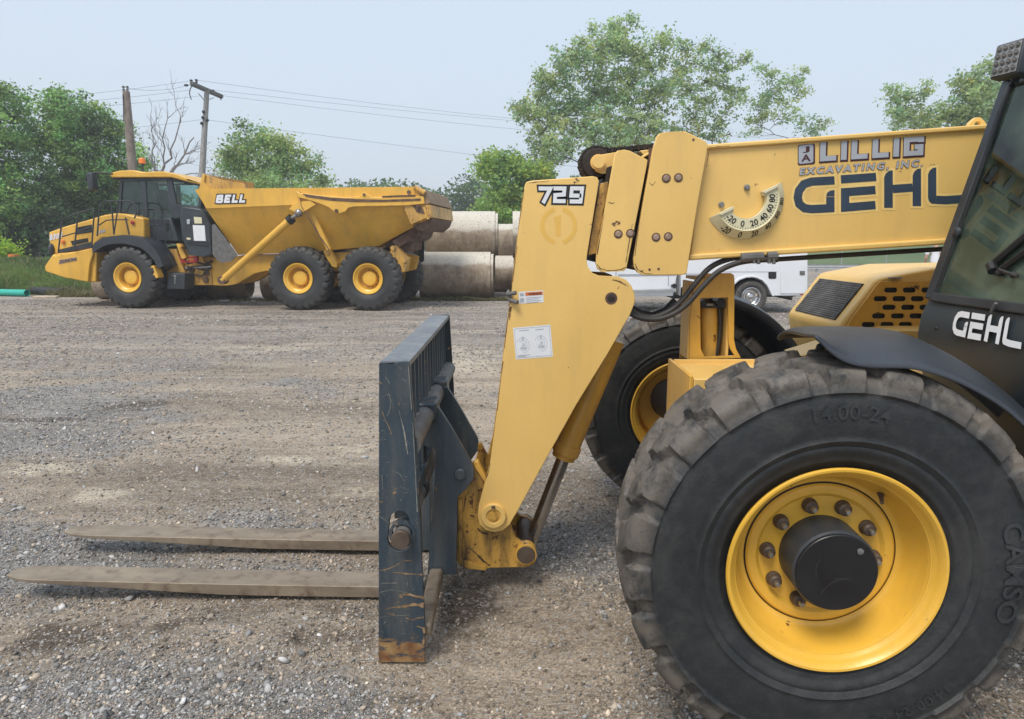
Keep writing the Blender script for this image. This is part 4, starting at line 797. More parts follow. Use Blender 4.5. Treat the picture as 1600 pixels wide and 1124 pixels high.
def fender_arc(cx, cz, r, a0, a1, y0, y1, mat):
    V = []; F = []; n = 16; prof = [(-.05, 0), (0, .0), (.02, .2), (.02, .8), (0, 1), (-.22, 1)]
    for i in range(n):
        a = R(a0 + (a1 - a0) * i / (n - 1))
        for d, k in prof: V.append((cx + (r + d) * math.cos(a), y0 + (y1 - y0) * k, cz + (r + d) * math.sin(a)))
    for i in range(n - 1):
        for j in range(5): F.append([6*i + j, 6*i + j + 1, 6*i + 6 + j + 1, 6*i + 6 + j])
    o = MB().add(V, F).build('fender', mat, tele, angle=60); s = o.modifiers.new('sol', 'SOLIDIFY'); s.thickness = .008; return o
fender_arc(1.10, .615, .745, 88, 5, 4.08, 4.62, M['fender'])['label'] = 'far front fender'
fender_arc(4.15, .69, .78, 150, 20, 1.9, 2.3, M['fender']); fender_arc(4.15, .69, .78, 150, 20, 4.14, 4.56, M['fender'])
# --- cab
CF, CN = 2.85, 1.95
sill = W0.P(1449, 464, CF); nose = W0.P(1430, 522, CF); nose2 = W0.P(1436, 492, CF); roof = W0.P(1570, 128, CF); bot = W0.P(1434, 560, CF)
body = [sill, nose2, nose, bot, (bot[0] + .10, .80), (bot[0] + .55, .62), (3.2, .62), (3.2, sill[1]), ]
cab = MB().prism(body, CN, CF).build('cab', M['cab'], tele, bevel=.022, seg=4)
cab['label'] = 'charcoal operator cab'
def post(p, q, y, r=.022, name='cab_post'): return MB().tube([(p[0], y, p[1]), (q[0], y, q[1])], r, 8)
rb = (3.05, roof[1] + .03)
dirv = Vector((roof[0] - sill[0], roof[1] - sill[1])); nrm = Vector((-dirv.y, dirv.x)).normalized()
def cp_(t, o): p = Vector(sill) + dirv * t + nrm * o; return (p.x, p.y)
for y_ in (CF - .045, CN): MB().prism([cp_(-.01, .012), cp_(1.0, .012), cp_(1.0, -.045), cp_(-.01, -.045)], y_, y_ + .045).build('front_pillar', M['dark'], cab, bevel=.006, seg=3)
MB().prism([cp_(-.02, .016), cp_(.022, .016), cp_(.022, -.03), cp_(-.02, -.03)], CN + .0455, CF - .0455).build('window_sill', M['dark'], cab, bevel=.006, seg=3)
MB().prism([cp_(.965, .012), cp_(1.0, .012), cp_(1.0, -.045), cp_(.965, -.045)], CN + .0455, CF - .0455).build('window_header', M['dark'], cab, bevel=.006, seg=3)
for y_ in (CF - .04, CN): MB().prism([(2.55, sill[1]), (2.60, sill[1]), (2.64, roof[1]), (2.59, roof[1])], y_ + .001, y_ + .039).build('door_pillar', M['dark'], cab, bevel=.006); MB().prism([(3.15, sill[1]), (3.19, sill[1]), (3.13, roof[1]), (3.09, roof[1])], y_ + .001, y_ + .039).build('rear_pillar', M['dark'], cab, bevel=.006)
MB().prism([cp_(.022, -.004), cp_(.965, -.004), cp_(.965, -.010), cp_(.022, -.010)], CN + .046, CF - .046).build('windshield', M['glass'], cab)
side = [(sill[0] + .05, sill[1] + .03), (2.55, sill[1] + .03), (2.59, roof[1] - .04), (roof[0] + .03, roof[1] - .04)]
for y_ in (CF - .025, CN + .02):
    MB().prism(side, y_, y_ + .005).build('side_window', M['glass_side'], cab); MB().prism([(2.62, sill[1] + .03), (3.14, sill[1] + .03), (3.09, roof[1] - .04), (2.65, roof[1] - .04)], y_, y_ + .005).build('rear_side_window', M['glass_side'], cab)
MB().prism([(roof[0] - .03, roof[1] + .001), (roof[0] - .01, roof[1] + .012), (roof[0] + .12, roof[1] + .03), (3.1, roof[1] + .05), (3.2, roof[1] + .04), (3.2, roof[1] + .001)], CN - .01, CF + .005).build('cab_roof', M['dark'], cab, bevel=.015, seg=3)
# gasket, wiper, bolt, seat, steering wheel, mesh guard
for pts, r_ in (([cp_(.02, .002), cp_(.97, .002)], .008),):
    for y_ in (CF - .05, CN + .05): MB().tube([(pts[0][0], y_, pts[0][1]), (pts[1][0], y_, pts[1][1])], r_, 6).build('window_gasket', M['black'], cab)
def onglass(u, v, o=.012):
    """point of the sight line on the windshield plane"""
    a_ = (u - 800) / FP; b_ = (v - 562) / FP; d = Vector((a_, CT - b_ * ST, -ST - b_ * CT)); n3 = Vector((nrm.x, 0, nrm.y)); p0 = Vector((sill[0], 0, sill[1])) + n3 * o; c = Vector((0, 0, CH))
    return c + d * ((p0 - c).dot(n3) / d.dot(n3))
wb = MB().tube([onglass(1548,416), onglass(1600,372), onglass(1640,338)], .014, 6); wb.tube([onglass(1556,428), onglass(1605,392), onglass(1650,360)], .012, 6); wb.tube([onglass(1548,414,.03), onglass(1552,424,.03)], .018, 8)
wip = wb.build('wiper', M['black'], cab, bevel=0)
MB().ball(onglass(1562,426,.012), .015, 10).ball(onglass(1583,430,.012), .012, 10).tube([onglass(1550,418,.02), onglass(1590,432,.02)], .007, 6).build('wiper_pivot', M['hose'], wip)
MB().ball(onglass(1495,363,.012), .022, 14, (.6, 1, 1)).build('glass_clamp', M['dark'], cab)
sw = Vector((2.12, 2.40, 1.62)); ring = [sw + Vector((.19 * math.cos(t) * .8, .19 * math.sin(t), .19 * math.cos(t) * .45)) for t in np.linspace(0, 2 * math.pi, 29)]
MB().tube(ring, .014, 8).tube([sw, sw + Vector((-.12, 0, -.35))], .03, 8).tube([ring[7], sw], .01, 6).tube([ring[21], sw], .01, 6).tube([ring[0], sw], .01, 6).build('steering_wheel', M['black'], cab)
MB().box(2.35, 2.85, 2.16, 2.64, sill[1] - .25, sill[1] - .05 + .06).prism([(2.74, sill[1] + .02), (2.86, sill[1] + .02), (2.98, sill[1] + .60), (2.88, sill[1] + .62)], 2.17, 2.63).build('operator_seat', M['seat'], cab, bevel=.03, seg=3)
MB().box(sill[0] + .05, sill[0] + .30, CN + .08, CF - .08, sill[1] - .02, sill[1] + .045).build('dashboard', M['seat'], cab, bevel=.02, seg=3)
# white logo on the front panel of the cab
def onpanel(u, v, o=.004):
    p, q = Vector((sill[0], 0, sill[1])), Vector((nose2[0], 0, nose2[1])) ; q = Vector((nose[0], 0, nose[1])); dd = (q - p); n3 = Vector((dd.z, 0, -dd.x)).normalized()
    if n3.x > 0: n3 = -n3
    a_ = (u - 800) / FP; b_ = (v - 562) / FP; d = Vector((a_, CT - b_ * ST, -ST - b_ * CT)); c = Vector((0, 0, CH)); p0 = p + n3 * o
    return c + d * ((p0 - c).dot(n3) / d.dot(n3))
def logo_uv(p): # logo pixel layout -> unit square, removing the boom's slope
    return ((p[0] - 1240) / 280, 1 - ((p[1] + (p[0] - 1240) * .068) - 275) / 57)
def cabquad(o): c = [onpanel(1486,520,o), onpanel(1596,543,o), onpanel(1603,499,o), onpanel(1494,482,o)]; return quadmap(*c)
decal('logo_outline', ([logo_uv(p) for p in join2(*logo(2))[0]], join2(*logo(2))[1]), cabquad(.016), M['black'], cab)
for k, q in enumerate(logo(.3)): decal('logo_letter_stroke', ([logo_uv(p) for p in q[0]], q[1]), cabquad(.0175 + .0003 * k), M['white'], cab)
# body-panel detail
MB().tube([onpanel(1556,474,.03), onpanel(1549,488,.02)], .006, 8).build('washer_nozzle', M['shaft'], cab); MB().ball(onpanel(1463,513,.005), .008, 8).build('panel_rivet', M['black'], cab)
# --- work light on the cab roof
lp = Vector((*W0.P(1583, 95, 2.66)[:1], 2.66, W0.P(1583, 95, 2.66)[1]))
Rl = Matrix.Rotation(R(14), 4, 'Z') @ Matrix.Rotation(R(8), 4, 'Y')
def LB(name, boxes, mat, parent, bevel):
    m = MB()
    for b_ in boxes:
        q_ = MB().box(*b_); m.add([tuple(lp + (Rl @ Vector(p))) for p in q_.v], q_.f)
    return m.build(name, mat, parent, bevel=bevel)
wl = LB('work_light', [(-.03, .02, -.057, .057, -.062, .062)], M['dark'], tele, .008)
LB('light_fins', [(.021, .055, -.05 + k * .018, -.044 + k * .018, -.055, .055) for k in range(6)], M['dark'], wl, .001)
LB('light_lens', [(-.033, -.0305, -.049, .049, -.054, .054)], M['lens'], wl, .001)
lm = MB()
for i in range(4):
    for j in range(4):
        c = (-.0335, -.036 + .024 * i, -.039 + .026 * j); q_ = MB().lathe([(.0095, 0), (.0095, -.004), (.006, -.002), (.004, -.006), (.0003, -.007)], (0, 0, 0), 12, 'x')
        lm.add([tuple(lp + (Rl @ Vector((p[0] + c[0], p[1] + c[1], p[2] + c[2])))) for p in q_.v], q_.f)
lm.build('led', M['shaft'], wl)
MB().tube([lp + Vector((.01, 0, -.06)), lp + Vector((.012, 0, -.085)), Vector((lp.x + .05, lp.y + .04, roof[1] + .02))], .014, 8).build('light_bracket', M['dark'], wl)
OFF = Vector((0, 0, 0))
# ================================================================ ARTICULATED DUMP TRUCK
YAW = R(-6); HT = Fr((-6.4, 17.05), YAW); H_ = lambda pts, yl: HT.L(pts, yl)
dump = thing('dump_truck', 'large yellow articulated dump truck parked in front of the concrete pipes', 'dump truck', (-6.4, 17.05, 0), YAW)
def P3(pts, yl): return [(x, yl, z) for x, z in H_(pts, yl)]
def D(name, pts, y0, y1, mat, parent=dump, bevel=.012, holes=(), yp=None): return MB().prism(H_(pts, y0 if yp is None else yp), y0, y1, [H_(h, y0 if yp is None else yp) for h in holes]).build(name, mat, parent, bevel=bevel)
WID = 2.75   # tyre face to tyre face
bw = thing('wheel', None, None); bw.parent = dump
bt = tyre_mesh('tyre', .735, .29, .36, 24, .042, 16, .022, M['rubber_big'], bw, frac=.60, soft=.08, lug0=.80, ridges=((.52, .006, .012),))
br_ = MB().lathe([(.30, -.05), (.33, -.20), (.355, -.215), (.375, -.235), (.370, -.25), (.345, -.245), (.325, -.225), (.305, -.20), (.275, -.185), (.262, -.13), (.255, -.02), (.215, .0), (.0005, .0), (.0005, .12), (.30, .12), (.33, .2), (.37, .24), (.37, .25), (.32, .22), (.29, .1)], n=56).build('rim', M['rim'], bw, angle=30)
MB().lathe([(.19, .0), (.19, -.06), (.175, -.11), (.155, -.125), (.0005, -.135)], n=32).build('hub', M['rim'], br_, angle=30)
for k in range(12): a = R(30 * k); MB().lathe([(.012, 0), (.012, -.018), (.0003, -.02)], (.20 * math.cos(a), -.002, .20 * math.sin(a)), 6).build('wheel_nut', M['pin'], br_)
fx, mx_, rx = HT.P(197, 437, .0)[0], HT.P(464, 437, .0)[0], HT.P(573.5, 437, .0)[0]
first = True
for nm, xx in (('front', fx), ('middle', mx_), ('rear', rx)):
    for near in (1, 0):
        o = bw if first else copy_tree(bw, dump); first = False
        o.location = (xx, .30 if near else WID - .30, .775); o.rotation_euler = (0, R(37 * xx), 0 if near else math.pi); o['label'] = f"{'near' if near else 'far'} {nm} wheel of the dump truck"
BY0, BY1 = .12, WID - .12
for xx in (fx, mx_, rx): MB().tube([(xx, .4, .775), (xx, WID / 2 - .3, .80), (xx, WID / 2, .80), (xx, WID / 2 + .3, .80), (xx, WID - .4, .775)], [.13, .13, .26, .13, .13], 14).build('axle', M['truckdirty'], dump)
# front half: nose, bonnet
nose_low = [(86,400),(143,388),(145,397),(140,413),(137.5,441),(100,434),(70.5,424),(70,416),(82.7,397.5)]
D('front_skirt', nose_low, .16, .24, M['truckyellow'], bevel=.02)
D('nose_block', [(82.7,397.5),(70,416),(70.5,424),(137,441),(150,441),(150,390),(92,396)], .242, WID - .242, M['truckyellow'], bevel=.03, yp=.24)
D('far_skirt', nose_low, WID - .24, WID - .16, M['truckyellow'], bevel=.02, yp=.16)
bon = D('bonnet', [(76,363),(100,354.5),(140,343),(163,336),(181.5,333.4),(200,335),(224,341),(226,372),(160,372),(144,387),(89.4,396),(82.7,397.5),(77.4,384)], .36, WID - .36, M['truckyellow'], bevel=.05)
D('bonnet_recess', [(93,390),(143,378),(143,387),(90,396)], .345, .3585, M['dark'], bon, .004)
for q in ([(118,356),(143,351),(144,363),(117,367)], [(110,377),(137,372),(138,378),(113,384)]): D('vent', q, .350, .3585, M['black'], bon, .004)
for q in ([(120,364),(144,359),(144,361),(120,366)], [(120,360),(143,355.5),(143,357),(120,361.5)]): D('vent_slat', q, .343, .349, M['dark'], bon, .002)
for u, v in ((98,378),(207,348)):
    x, z = HT.P(u, v, .33); MB().ball((x, .33, z), .055, 10, (1, .6, 1)).build('marker_lamp', M['red'] if u > 100 else M['amber'], bon)
x, z = HT.P(79, 390, .30); MB().ball((x, .34, z), .13, 14, (.55, .7, 1.2)).build('headlight', M['glass_truck'] if 0 else M['dark'], bon)
MB().ball((x, WID - .34, z), .13, 14, (.55, .7, 1.2)).build('headlight', M['dark'], bon)
hpm = lambda Y: (lambda a, b: (lambda p: (p[0], Y, p[1]))(HT.P(a, b, Y)))
def dtext(name, s, quad, Y, mo, mi, parent, bo=.07, bi=.03, sh=.2, sx=1.1):
    vo_ = text2d(s, bo, sh, sx, 1.15); vi = text2d(s, bi, sh, sx, 1.15)
    if mo: decal(name + '_outline', unit(vo_), quadmap(*P3(quad, Y)), mo, parent)
    decal(name, unit(vi, vo_), quadmap(*P3(quad, Y - .006)), mi, parent)
dtext('model_lettering', 'B30E', [(77,376.5),(98,371.5),(98,363),(77,367)], .352, None, M['white'], bon, .05, .05)
dtext('small_lettering', 'SSD', [(154,365),(165,363),(165,358.5),(154,360.5)], .352, M['maroon'], M['white'], bon, .09, .03)
sk = [o for o in dump.children if o.name.startswith('front_skirt')][0]
dtext('name_lettering', 'EXCAVATING', [(92,413),(120,407.5),(119.5,402),(93,406)], .152, M['grey_vinyl'], M['maroon'], sk, .09, .03, .15)
# front mudguard
fpx = [(144,384),(148,379),(160,372.5),(175,369),(192,367.5),(207,369),(219,372),(230,378),(240,387),(249,401),(255,416),(247,420),(241,408),(232,397.5),(221,388),(208,384),(195,381),(181,381),(168,382.5),(160,385.5),(150,392),(145,395)]
D('mudguard', fpx, .02, .62, M['dark'], bevel=.02, yp=.02); MB().prism(H_(fpx, .02), WID - .62, WID - .02).build('mudguard', M['dark'], dump, bevel=.02)
D('mudguard_stay', [(235,416),(240,415),(247,432),(246,435),(240,434)], .05, .30, M['truckyellow'])
# cab
gl = M['glass_truck']
# cab shell: pillars, door, windows, rear wall
cy0, cy1 = .60, 2.15
cabx = D('cab_base', [(226,341),(267,341),(280,378),(229,376),(224,372)], cy0, cy1, M['cab'], bevel=.03)
cabx['label'] = 'dark grey lower cab with door'
pil = MB()
for yy in (cy0, cy1 - .07):
    for q in ([(187,279.5),(191,279.5),(188,334),(184,334)], [(190,279.5),(267,277.5),(267.5,281.5),(190,283.5)], [(220.5,283),(227,283),(231,341),(224,341)], [(260,282),(268,281),(281,341),(266,341)], [(268,278),(315,288),(315,292),(268,282)], [(311,292),(315,292),(314,331),(310,331)]):
        pil.prism(H_(q, cy0), yy, yy + .07)
pil.prism(H_([(187,279),(191,279),(190.5,283),(187,283)], cy0), cy0 + .071, cy1 - .071).prism(H_([(184,330),(188,330),(188,334),(184,334)], cy0), cy0 + .071, cy1 - .071)
pil.build('cab_pillars', M['cab'], cabx, bevel=.012)
for q, nm in (([(192,283.6),(220.5,283.1),(224,341),(188.3,334)], 'front_side_window'), ([(227.5,283),(260,282),(266,341),(231,341)], 'door_window'), ([(269,283),(311,292),(309.5,323),(277,318)], 'rear_side_window')):
    for yy in (cy0 + .03, cy1 - .04): D(nm, q, yy, yy + .012, gl, cabx, 0, yp=cy0)
D('windscreen', [(189.2,283),(190.5,283),(187.5,330),(186,330)], cy0 + .072, cy1 - .072, gl, cabx, 0, yp=cy0)
D('rear_quarter', [(273,318.5),(310,323.5),(314,331),(300,345),(284,350),(279,336)], cy0, cy1, M['dark'], cabx, .02)
D('door_line', [(232,345),(264,345),(269,372),(235,371)], cy0 - .008, cy0 - .001, M['dark'], cabx, .006)
x, z = HT.P(261, 353, cy0); MB().box(x - .04, x + .04, cy0 - .03, cy0 - .009, z - .12, z + .08).build('door_handle', M['black'], cabx, bevel=.01)
D('cab_roof', [(173,277.2),(172,272),(175,269.5),(187,266.7),(208,266),(215,267.5),(221.5,269.5),(235,268.3),(256,268),(275,272),(300,280.5),(314,286),(315,289),(300,286),(267,277.4)], cy0 - .08, cy1 + .05, M['truckyellow'], bevel=.03)
D('roof_brow', [(174,277.5),(190,277.5),(189,281),(180,282)], cy0, cy1, M['black'], bevel=.01)
MB().box(*H_([(228,330),(250,330)], 1.2)[0][:1], H_([(250,330)], 1.2)[0][0], 1.15, 1.65, H_([(228,345)], 1.2)[0][1], H_([(228,318)], 1.2)[0][1]).box(H_([(244,330)], 1.2)[0][0], H_([(251,330)], 1.2)[0][0], 1.15, 1.65, H_([(228,320)], 1.2)[0][1], H_([(228,296)], 1.2)[0][1]).build('cab_seat', M['seat'], cabx, bevel=.05)
sc = Vector((H_([(205,325)], 1.4)[0][0], 1.4, H_([(205,325)], 1.4)[0][1])); MB().tube([sc + Vector((.12 * math.cos(t), .2 * math.sin(t), .17 * math.cos(t))) for t in np.linspace(0, 2 * math.pi, 19)], .02, 6).tube([sc, sc + Vector((-.2, 0, -.3))], .03, 6).build('steering_wheel', M['black'], cabx)
# beacon, mirrors
x, z = HT.P(222, 252, 1.5); bc = MB().cyl((x, 1.5, 0), .025, z - .35, z - .02, 10, 'z').build('beacon_stalk', M['dark'], dump)
MB().lathe([(.0005, z + .09), (.06, z + .08), (.085, z + .04), (.085, z - .06), (.0005, z - .06)], (x, 1.5, 0), 16, 'z').build('beacon_lens', M['amber'], bc)
for yy, dy in ((cy0, -.15), (cy1, .35)):
    ml = MB().tube(P3([(176,272),(160,270.5),(145,270.5),(137,273),(134.5,283)], yy + dy), .022, 8).tube(P3([(146,271),(145,300)], yy + dy), .018, 8).build('mirror_arm', M['black'], dump)
    x, z = HT.P(144.5, 284, yy + dy); MB().box(x - .07, x + .09, yy + dy - .12, yy + dy + .10, z - .22, z + .22).build('mirror', M['dark'], ml, bevel=.05, seg=3)
# handrails
def rail(pts, yl, r_=.019, nm='handrail'): return MB().tube(P3(pts, yl), r_, 8).build(nm, M['dark'], dump)
for yy in (.10, WID - .10):
    rail([(91,395),(95,360),(97,346),(102,341),(120,334),(138,328.5),(143,327.5),(147,330),(147,336),(143,388)], yy)
    rail([(122,334),(116,391)], yy); rail([(97,370),(118,364),(145,353)], yy, .016)
    rail([(152,369),(154,340),(156,324),(160,317),(166,314.5),(200,313.8),(207,315.5),(212,322),(213,335),(210,341)], yy)
    rail([(155,352),(166,344.5),(176,343.5),(200,343.5)], yy, .016); rail([(174,315),(178,367)], yy); rail([(186,314),(178,367)], yy, .016); rail([(196,340),(202,367)], yy)
rail([(216,340),(217,328),(222,326),(240,326),(250,328),(254,336),(254,345),(250,352),(235,352),(231,350)], .45, .016); rail([(240,326),(240,352)], .45, .014); rail([(240,378),(243,362),(246,356),(252,358),(258,372),(261,388)], .40, .014)
# box behind the cab
eb = D('engine_box', [(281.5,325),(287,322.5),(312,326),(318,331),(329.5,352),(332,398),(322,402),(294,399),(284,374),(280,340)], .28, 1.2, M['cab'], bevel=.035)
D('box_face', [(284,332),(316,334),(327,353),(329,380),(291,377),(285,362)], .262, .2785, M['dark'], eb, .006)
D('box_label', [(302.5,339),(315,340),(315.5,349.5),(304,349.5)], .252, .2605, M['cream'], eb, .002); D('box_vent_panel', [(301,352),(319.5,352.5),(321.5,377),(303,376.5)], .250, .2605, M['white'], eb, .004); D('small_label', [(291.5,371.5),(297.5,371.8),(297.5,375),(291.8,374.5)], .252, .2605, M['cream'], eb, .001)
D('box_handle', [(291.5,343),(296.5,343),(296.5,351),(292,350.5)], .245, .2605, M['chrome'], eb, .003)
D('box_latch_bar', [(291,379),(326,383),(325.5,385),(291,381)], .25, .2605, M['black'], eb, .002)
D('rubber_flap', [(331,352),(335,350),(352,372),(371,399),(362,408),(347,411),(339,407),(332,397)], .20, .225, M['shaft'], bevel=.004)
# articulation area
D('front_chassis', [(245,388),(262,388),(290,392),(300,400),(330,402),(333,446),(262,444),(258,420),(250,405)], .85, WID - .85, M['truckdirty'], yp=.6)
D('chassis_side', [(250,390),(275,390),(283,412),(290,428),(289,446),(262,444),(262,428),(256,420)], .66, .80, M['truckdirty'])
D('hitch', [(289,428),(300,418),(318,424),(330,420),(332,446),(290,446)], .75, 1.0, M['truckdirty'])
D('step_side', [(275,381),(281,381),(291,402),(287,405),(283,404)], .40, .55, M['truckyellow'])
D('ladder_rung', [(277,384),(284,384),(284,386),(277,386)], .3, .7, M['truckyellow'], bevel=.004)
D('red_link', [(280,401.5),(308,400.5),(308,404),(280,404.5)], .5, .58, M['red'], bevel=.006); D('red_link', [(281,407),(306,407),(306,410.5),(283,411)], .5, .58, M['red'], bevel=.006); D('red_block', [(285,404),(289,404),(289,408),(285,408)], .5, .57, M['red'], bevel=.004); D('red_block', [(303,401),(308,401),(308,410),(303,410)], .49, .58, M['red'], bevel=.004)
tb = D('toolbox', [(262,428),(264,426),(288,428),(289,430),(288.5,452),(261,452)], .30, .75, M['dark'], bevel=.015); D('toolbox_hasp', [(269,430),(276,430),(274.5,432.5),(274,444),(272,444),(272,432.5)], .285, .298, M['steel'], tb, .003)
MB().tube(P3([(292,412),(305,409),(320,414),(332,408)], .7), .03, 8).tube(P3([(293,416),(300,428),(315,432),(330,418)], .7), .022, 8).tube(P3([(258,392),(266,402),(272,414),(262,423),(254,423)], .45), .016, 6).build('chassis_hose', M['hose'], dump)
MB().tube(P3([(290,420),(332,417)], .8), .06, 10).build('steering_cylinder', M['steel'], dump)
for u, v in ((300,422),(323,427),(322,438)): x, z = HT.P(u, v, .74); MB().cyl((x, 0, z), .075, .70, .76, 12).build('pivot_pin', M['rust'], dump)
# rear chassis
D('rear_chassis', [(329,404),(352,404),(380,399),(600,392),(640,402),(638,408),(633,424),(610,430),(520,424),(470,420),(416,424),(398,428),(370,444),(352,447),(330,446)], .78, .98, M['truckyellow'], bevel=.02)
MB().prism(H_([(329,404),(352,404),(380,399),(600,392),(640,402),(638,408),(633,424),(610,430),(520,424),(470,420),(416,424),(398,428),(370,444),(352,447),(330,446)], .78), WID - .98, WID - .78).build('rear_chassis', M['truckyellow'], dump, bevel=.02)
D('chassis_cross', [(332,410),(350,410),(350,440),(332,440)], .982, WID - .982, M['truckdirty'], yp=.78); D('chassis_cross', [(500,400),(540,400),(540,420),(500,420)], .982, WID - .982, M['truckdirty'], yp=.78)
D('suspension_beam', [(505,393),(512,390),(517,393),(527,412),(526,419),(516,416)], .45, .62, M['truckyellow']); D('suspension_arm', [(612,385),(618,384),(637,404),(637,410),(634,424),(626,428),(622,415),(609,396)], .45, .70, M['truckdirty'])
for u, v in ((512,395),(614,388),(632,407)): x, z = HT.P(u, v, .44); MB().cyl((x, 0, z), .06, .42, .46, 12).build('suspension_pin', M['truckdirty'], dump)
D('rear_bracket', [(598,384),(640,352),(660,358),(655,372),(642,378),(640,392),(612,394)], .80, WID - .8, M['rust'], yp=.6)
MB().prism(H_([(655,374),(663,374),(663,408),(658,411),(653,400)], 1.9), 1.85, 1.88).build('rear_mud_flap', M['black'], dump)
# dump body
top0, band = .04, .04
def bodyside(sgn):
    f = (lambda y: y) if sgn > 0 else (lambda y: WID - y)
    up = MB(); A_ = H_([(305,298),(306,296),(316,295.5),(640,292),(650,292),(662,299),(668,323),(640,320),(494,319),(322,326),(318,318)], top0)
    o = up.prism(A_, *sorted((f(top0), f(top0 + .09)))).build('body_upper_side', M['truckyellow'], body_root, bevel=.015)
    # inward sloping lower side
    hi = H_([(321,325.5),(494,318.5),(640,319.5),(668,323),(666,344)], top0 + .015); lo = H_([(372,398),(470,395),(592,384.5),(612,373),(645,352)], .62)
    V = [(a, f(top0 + .015), b) for a, b in hi] + [(a, f(.62), b) for a, b in lo]; V += [(a, f(top0 + .07), b) for a, b in hi] + [(a, f(.68), b) for a, b in lo]; F = []
    for i in range(4): F += [[i, i + 1, i + 6, i + 5], [i + 10, i + 15, i + 16, i + 11]]
    for a, b in ((0, 5), (4, 9)): F.append([a, b, b + 10, a + 10])
    MB().add(V, F).build('body_lower_side', M['truckyellow'], body_root, angle=20)
    return o
body_root = D('dump_body', [(372,398.5),(592,385),(612,373.5),(645,352.5),(645,349),(610,370),(590,382),(372,395.5)], .64, WID - .64, M['truckyellow'], bevel=.01)
body_root['label'] = 'yellow dump body with BELL lettering' if 0 else 'yellow tipping body with hoist linkage and rusty tailgate'
s0 = bodyside(1); bodyside(-1)
# front wall: slopes from the rim down to the floor
hiF = H_([(305,297),(322,326)], top0 + .02); a0 = hiF[0]; a1 = hiF[1]; a2 = H_([(372,398)], .62)[0]
MB().add([(a0[0], top0 + .02, a0[1]), (a0[0], WID - top0 - .02, a0[1]), (a1[0], WID - top0 - .02, a1[1]), (a1[0], top0 + .02, a1[1]), (a2[0], WID - .62, a2[1]), (a2[0], .62, a2[1])], [[0,1,2,3],[3,2,4,5]]).build('body_front_wall', M['truckyellow'], body_root)
D('rock_guard', [(316,296),(318,272),(330,276),(345,281),(378,286.5),(381,288),(386,295.5)], .10, .16, M['truckdirty'], body_root, .01, yp=.1)
D('guard_post', [(312,296),(314,290),(318,271.5),(322,273),(320,285),(330,296)], .05, .098, M['truckyellow'], body_root, .008, yp=.1)
gx0, gz0 = HT.P(317, 296, .1); gx1, gz1 = HT.P(318.5, 272.5, .1); MB().box(gx1 - .03, gx1 + .02, .162, WID - .1, gz0 - .1, gz1).build('headboard', M['truckdirty'], body_root)
for yy, rev in ((.0, 0),):
    D('hoist_bracket', [(452,327),(469,336),(478,330),(494,320),(486,314),(462,316)], -.03, .038, M['truckyellow'], body_root, .01, yp=0)
ha, hb_ = P3([(348,438)], -.02)[0], P3([(452,345)], -.06)[0]; hc_ = P3([(467,333)], -.06)[0]; hv = Vector(hb_) - Vector(ha)
hs_ = MB().tube([ha, hb_], .088, 16).build('hoist_cylinder', M['truckyellow'], dump); MB().tube([Vector(hb_) - hv.normalized() * .02, Vector(hb_) + hv.normalized() * .10], .115, 16).build('hoist_collar', M['black'], hs_)
MB().tube([hb_, hc_], .05, 12).ball(hc_, .10, 12).build('hoist_rod', M['steel'], hs_); MB().cyl((ha[0], 0, ha[2]), .10, -.10, .10, 14).build('hoist_foot', M['rust'], hs_)
m_ = MB(); q = MB().tube([ha, hb_], .088, 12); m_.add([(a, WID - b, c) for a, b, c in q.v], q.f); m_.build('hoist_cylinder', M['truckyellow'], dump)
D('body_rib', [(483,331),(489,328),(517,390),(511,392)], .18, .30, M['truckyellow'], body_root, .01, yp=.2); MB().tube(P3([(469,300),(471,322),(500,370),(514,390)], -.02), .016, 6).build('tailgate_cable', M['rust'], body_root)
arm_ = [(463,299),(471,302),(500,305.5),(540,308.5),(562,307.5),(566,303.5),(570,300.5),(574,302.5),(581,308),(620,308.5),(640,304),(662,307.6),(664,319),(637.5,321.7),(600,322.5),(555,323.5),(545,325.5),(541,331),(533,334),(524,333.5),(520,329),(514,324.5),(497,317.5),(480,312),(466,309)]
am = D('tailgate_arm', arm_, -.045, .036, M['truckyellow'], body_root, .014, yp=0)
D('arm_strap', [(474,303),(520,309.5),(560,311.5),(600,312.5),(658,310.5),(658,314),(600,316),(555,316),(520,314),(480,308)], -.058, -.0465, M['rust'], am, .003, yp=0)
D('arm_rust_strip', [(598,306.5),(650,304.5),(650,307.5),(598,309)], -.056, -.047, M['rust'], am, .003, yp=0)
for u, v, r_ in ((527,330,.045),(570,304.5,.03),(640,301,.05),(654,322,.04)): x, z = HT.P(u, v, 0); MB().cyl((x, 0, z), r_, -.075, -.047, 14).build('arm_pin', M['rust'], am)
MB().tube([(HT.P(648,293,.02)[0], .0, HT.P(648,293,.02)[1]), (HT.P(664,302,.02)[0], .0, HT.P(664,302,.02)[1])], .06, 10).build('hinge_casting', M['truckdirty'], body_root)
D('tail_side_plate', [(629,320),(664,323),(668.4,340),(641.7,351)], .0, .036, M['truckdirty'], body_root, .008, yp=0)
D('tail_slot', [(644,321),(660,324),(664,335),(652,333)], -.006, -.001, M['rust'], body_root, .002, yp=0)
tgl = [(650,292.5),(664,297),(673,318),(664,320.5),(656,306)]
tg = D('tailgate', tgl, .02, WID - .02, M['tailplate'], body_root, .012, yp=.02)
D('tailgate_lip', [(663,321),(672,320),(675,340),(669,342)], .03, WID - .03, M['truckdirty'], body_root, .008, yp=.03)
D('tail_chute', [(645,353),(668,342.5),(676,342),(672,352),(660,362)], .15, WID - .15, M['rust'], body_root, .01, yp=.15)
D('body_hinge', [(612,377),(645,356),(656,362),(650,376),(634,380),(622,388)], .62, .70, M['rust'], body_root, .01, yp=.62)
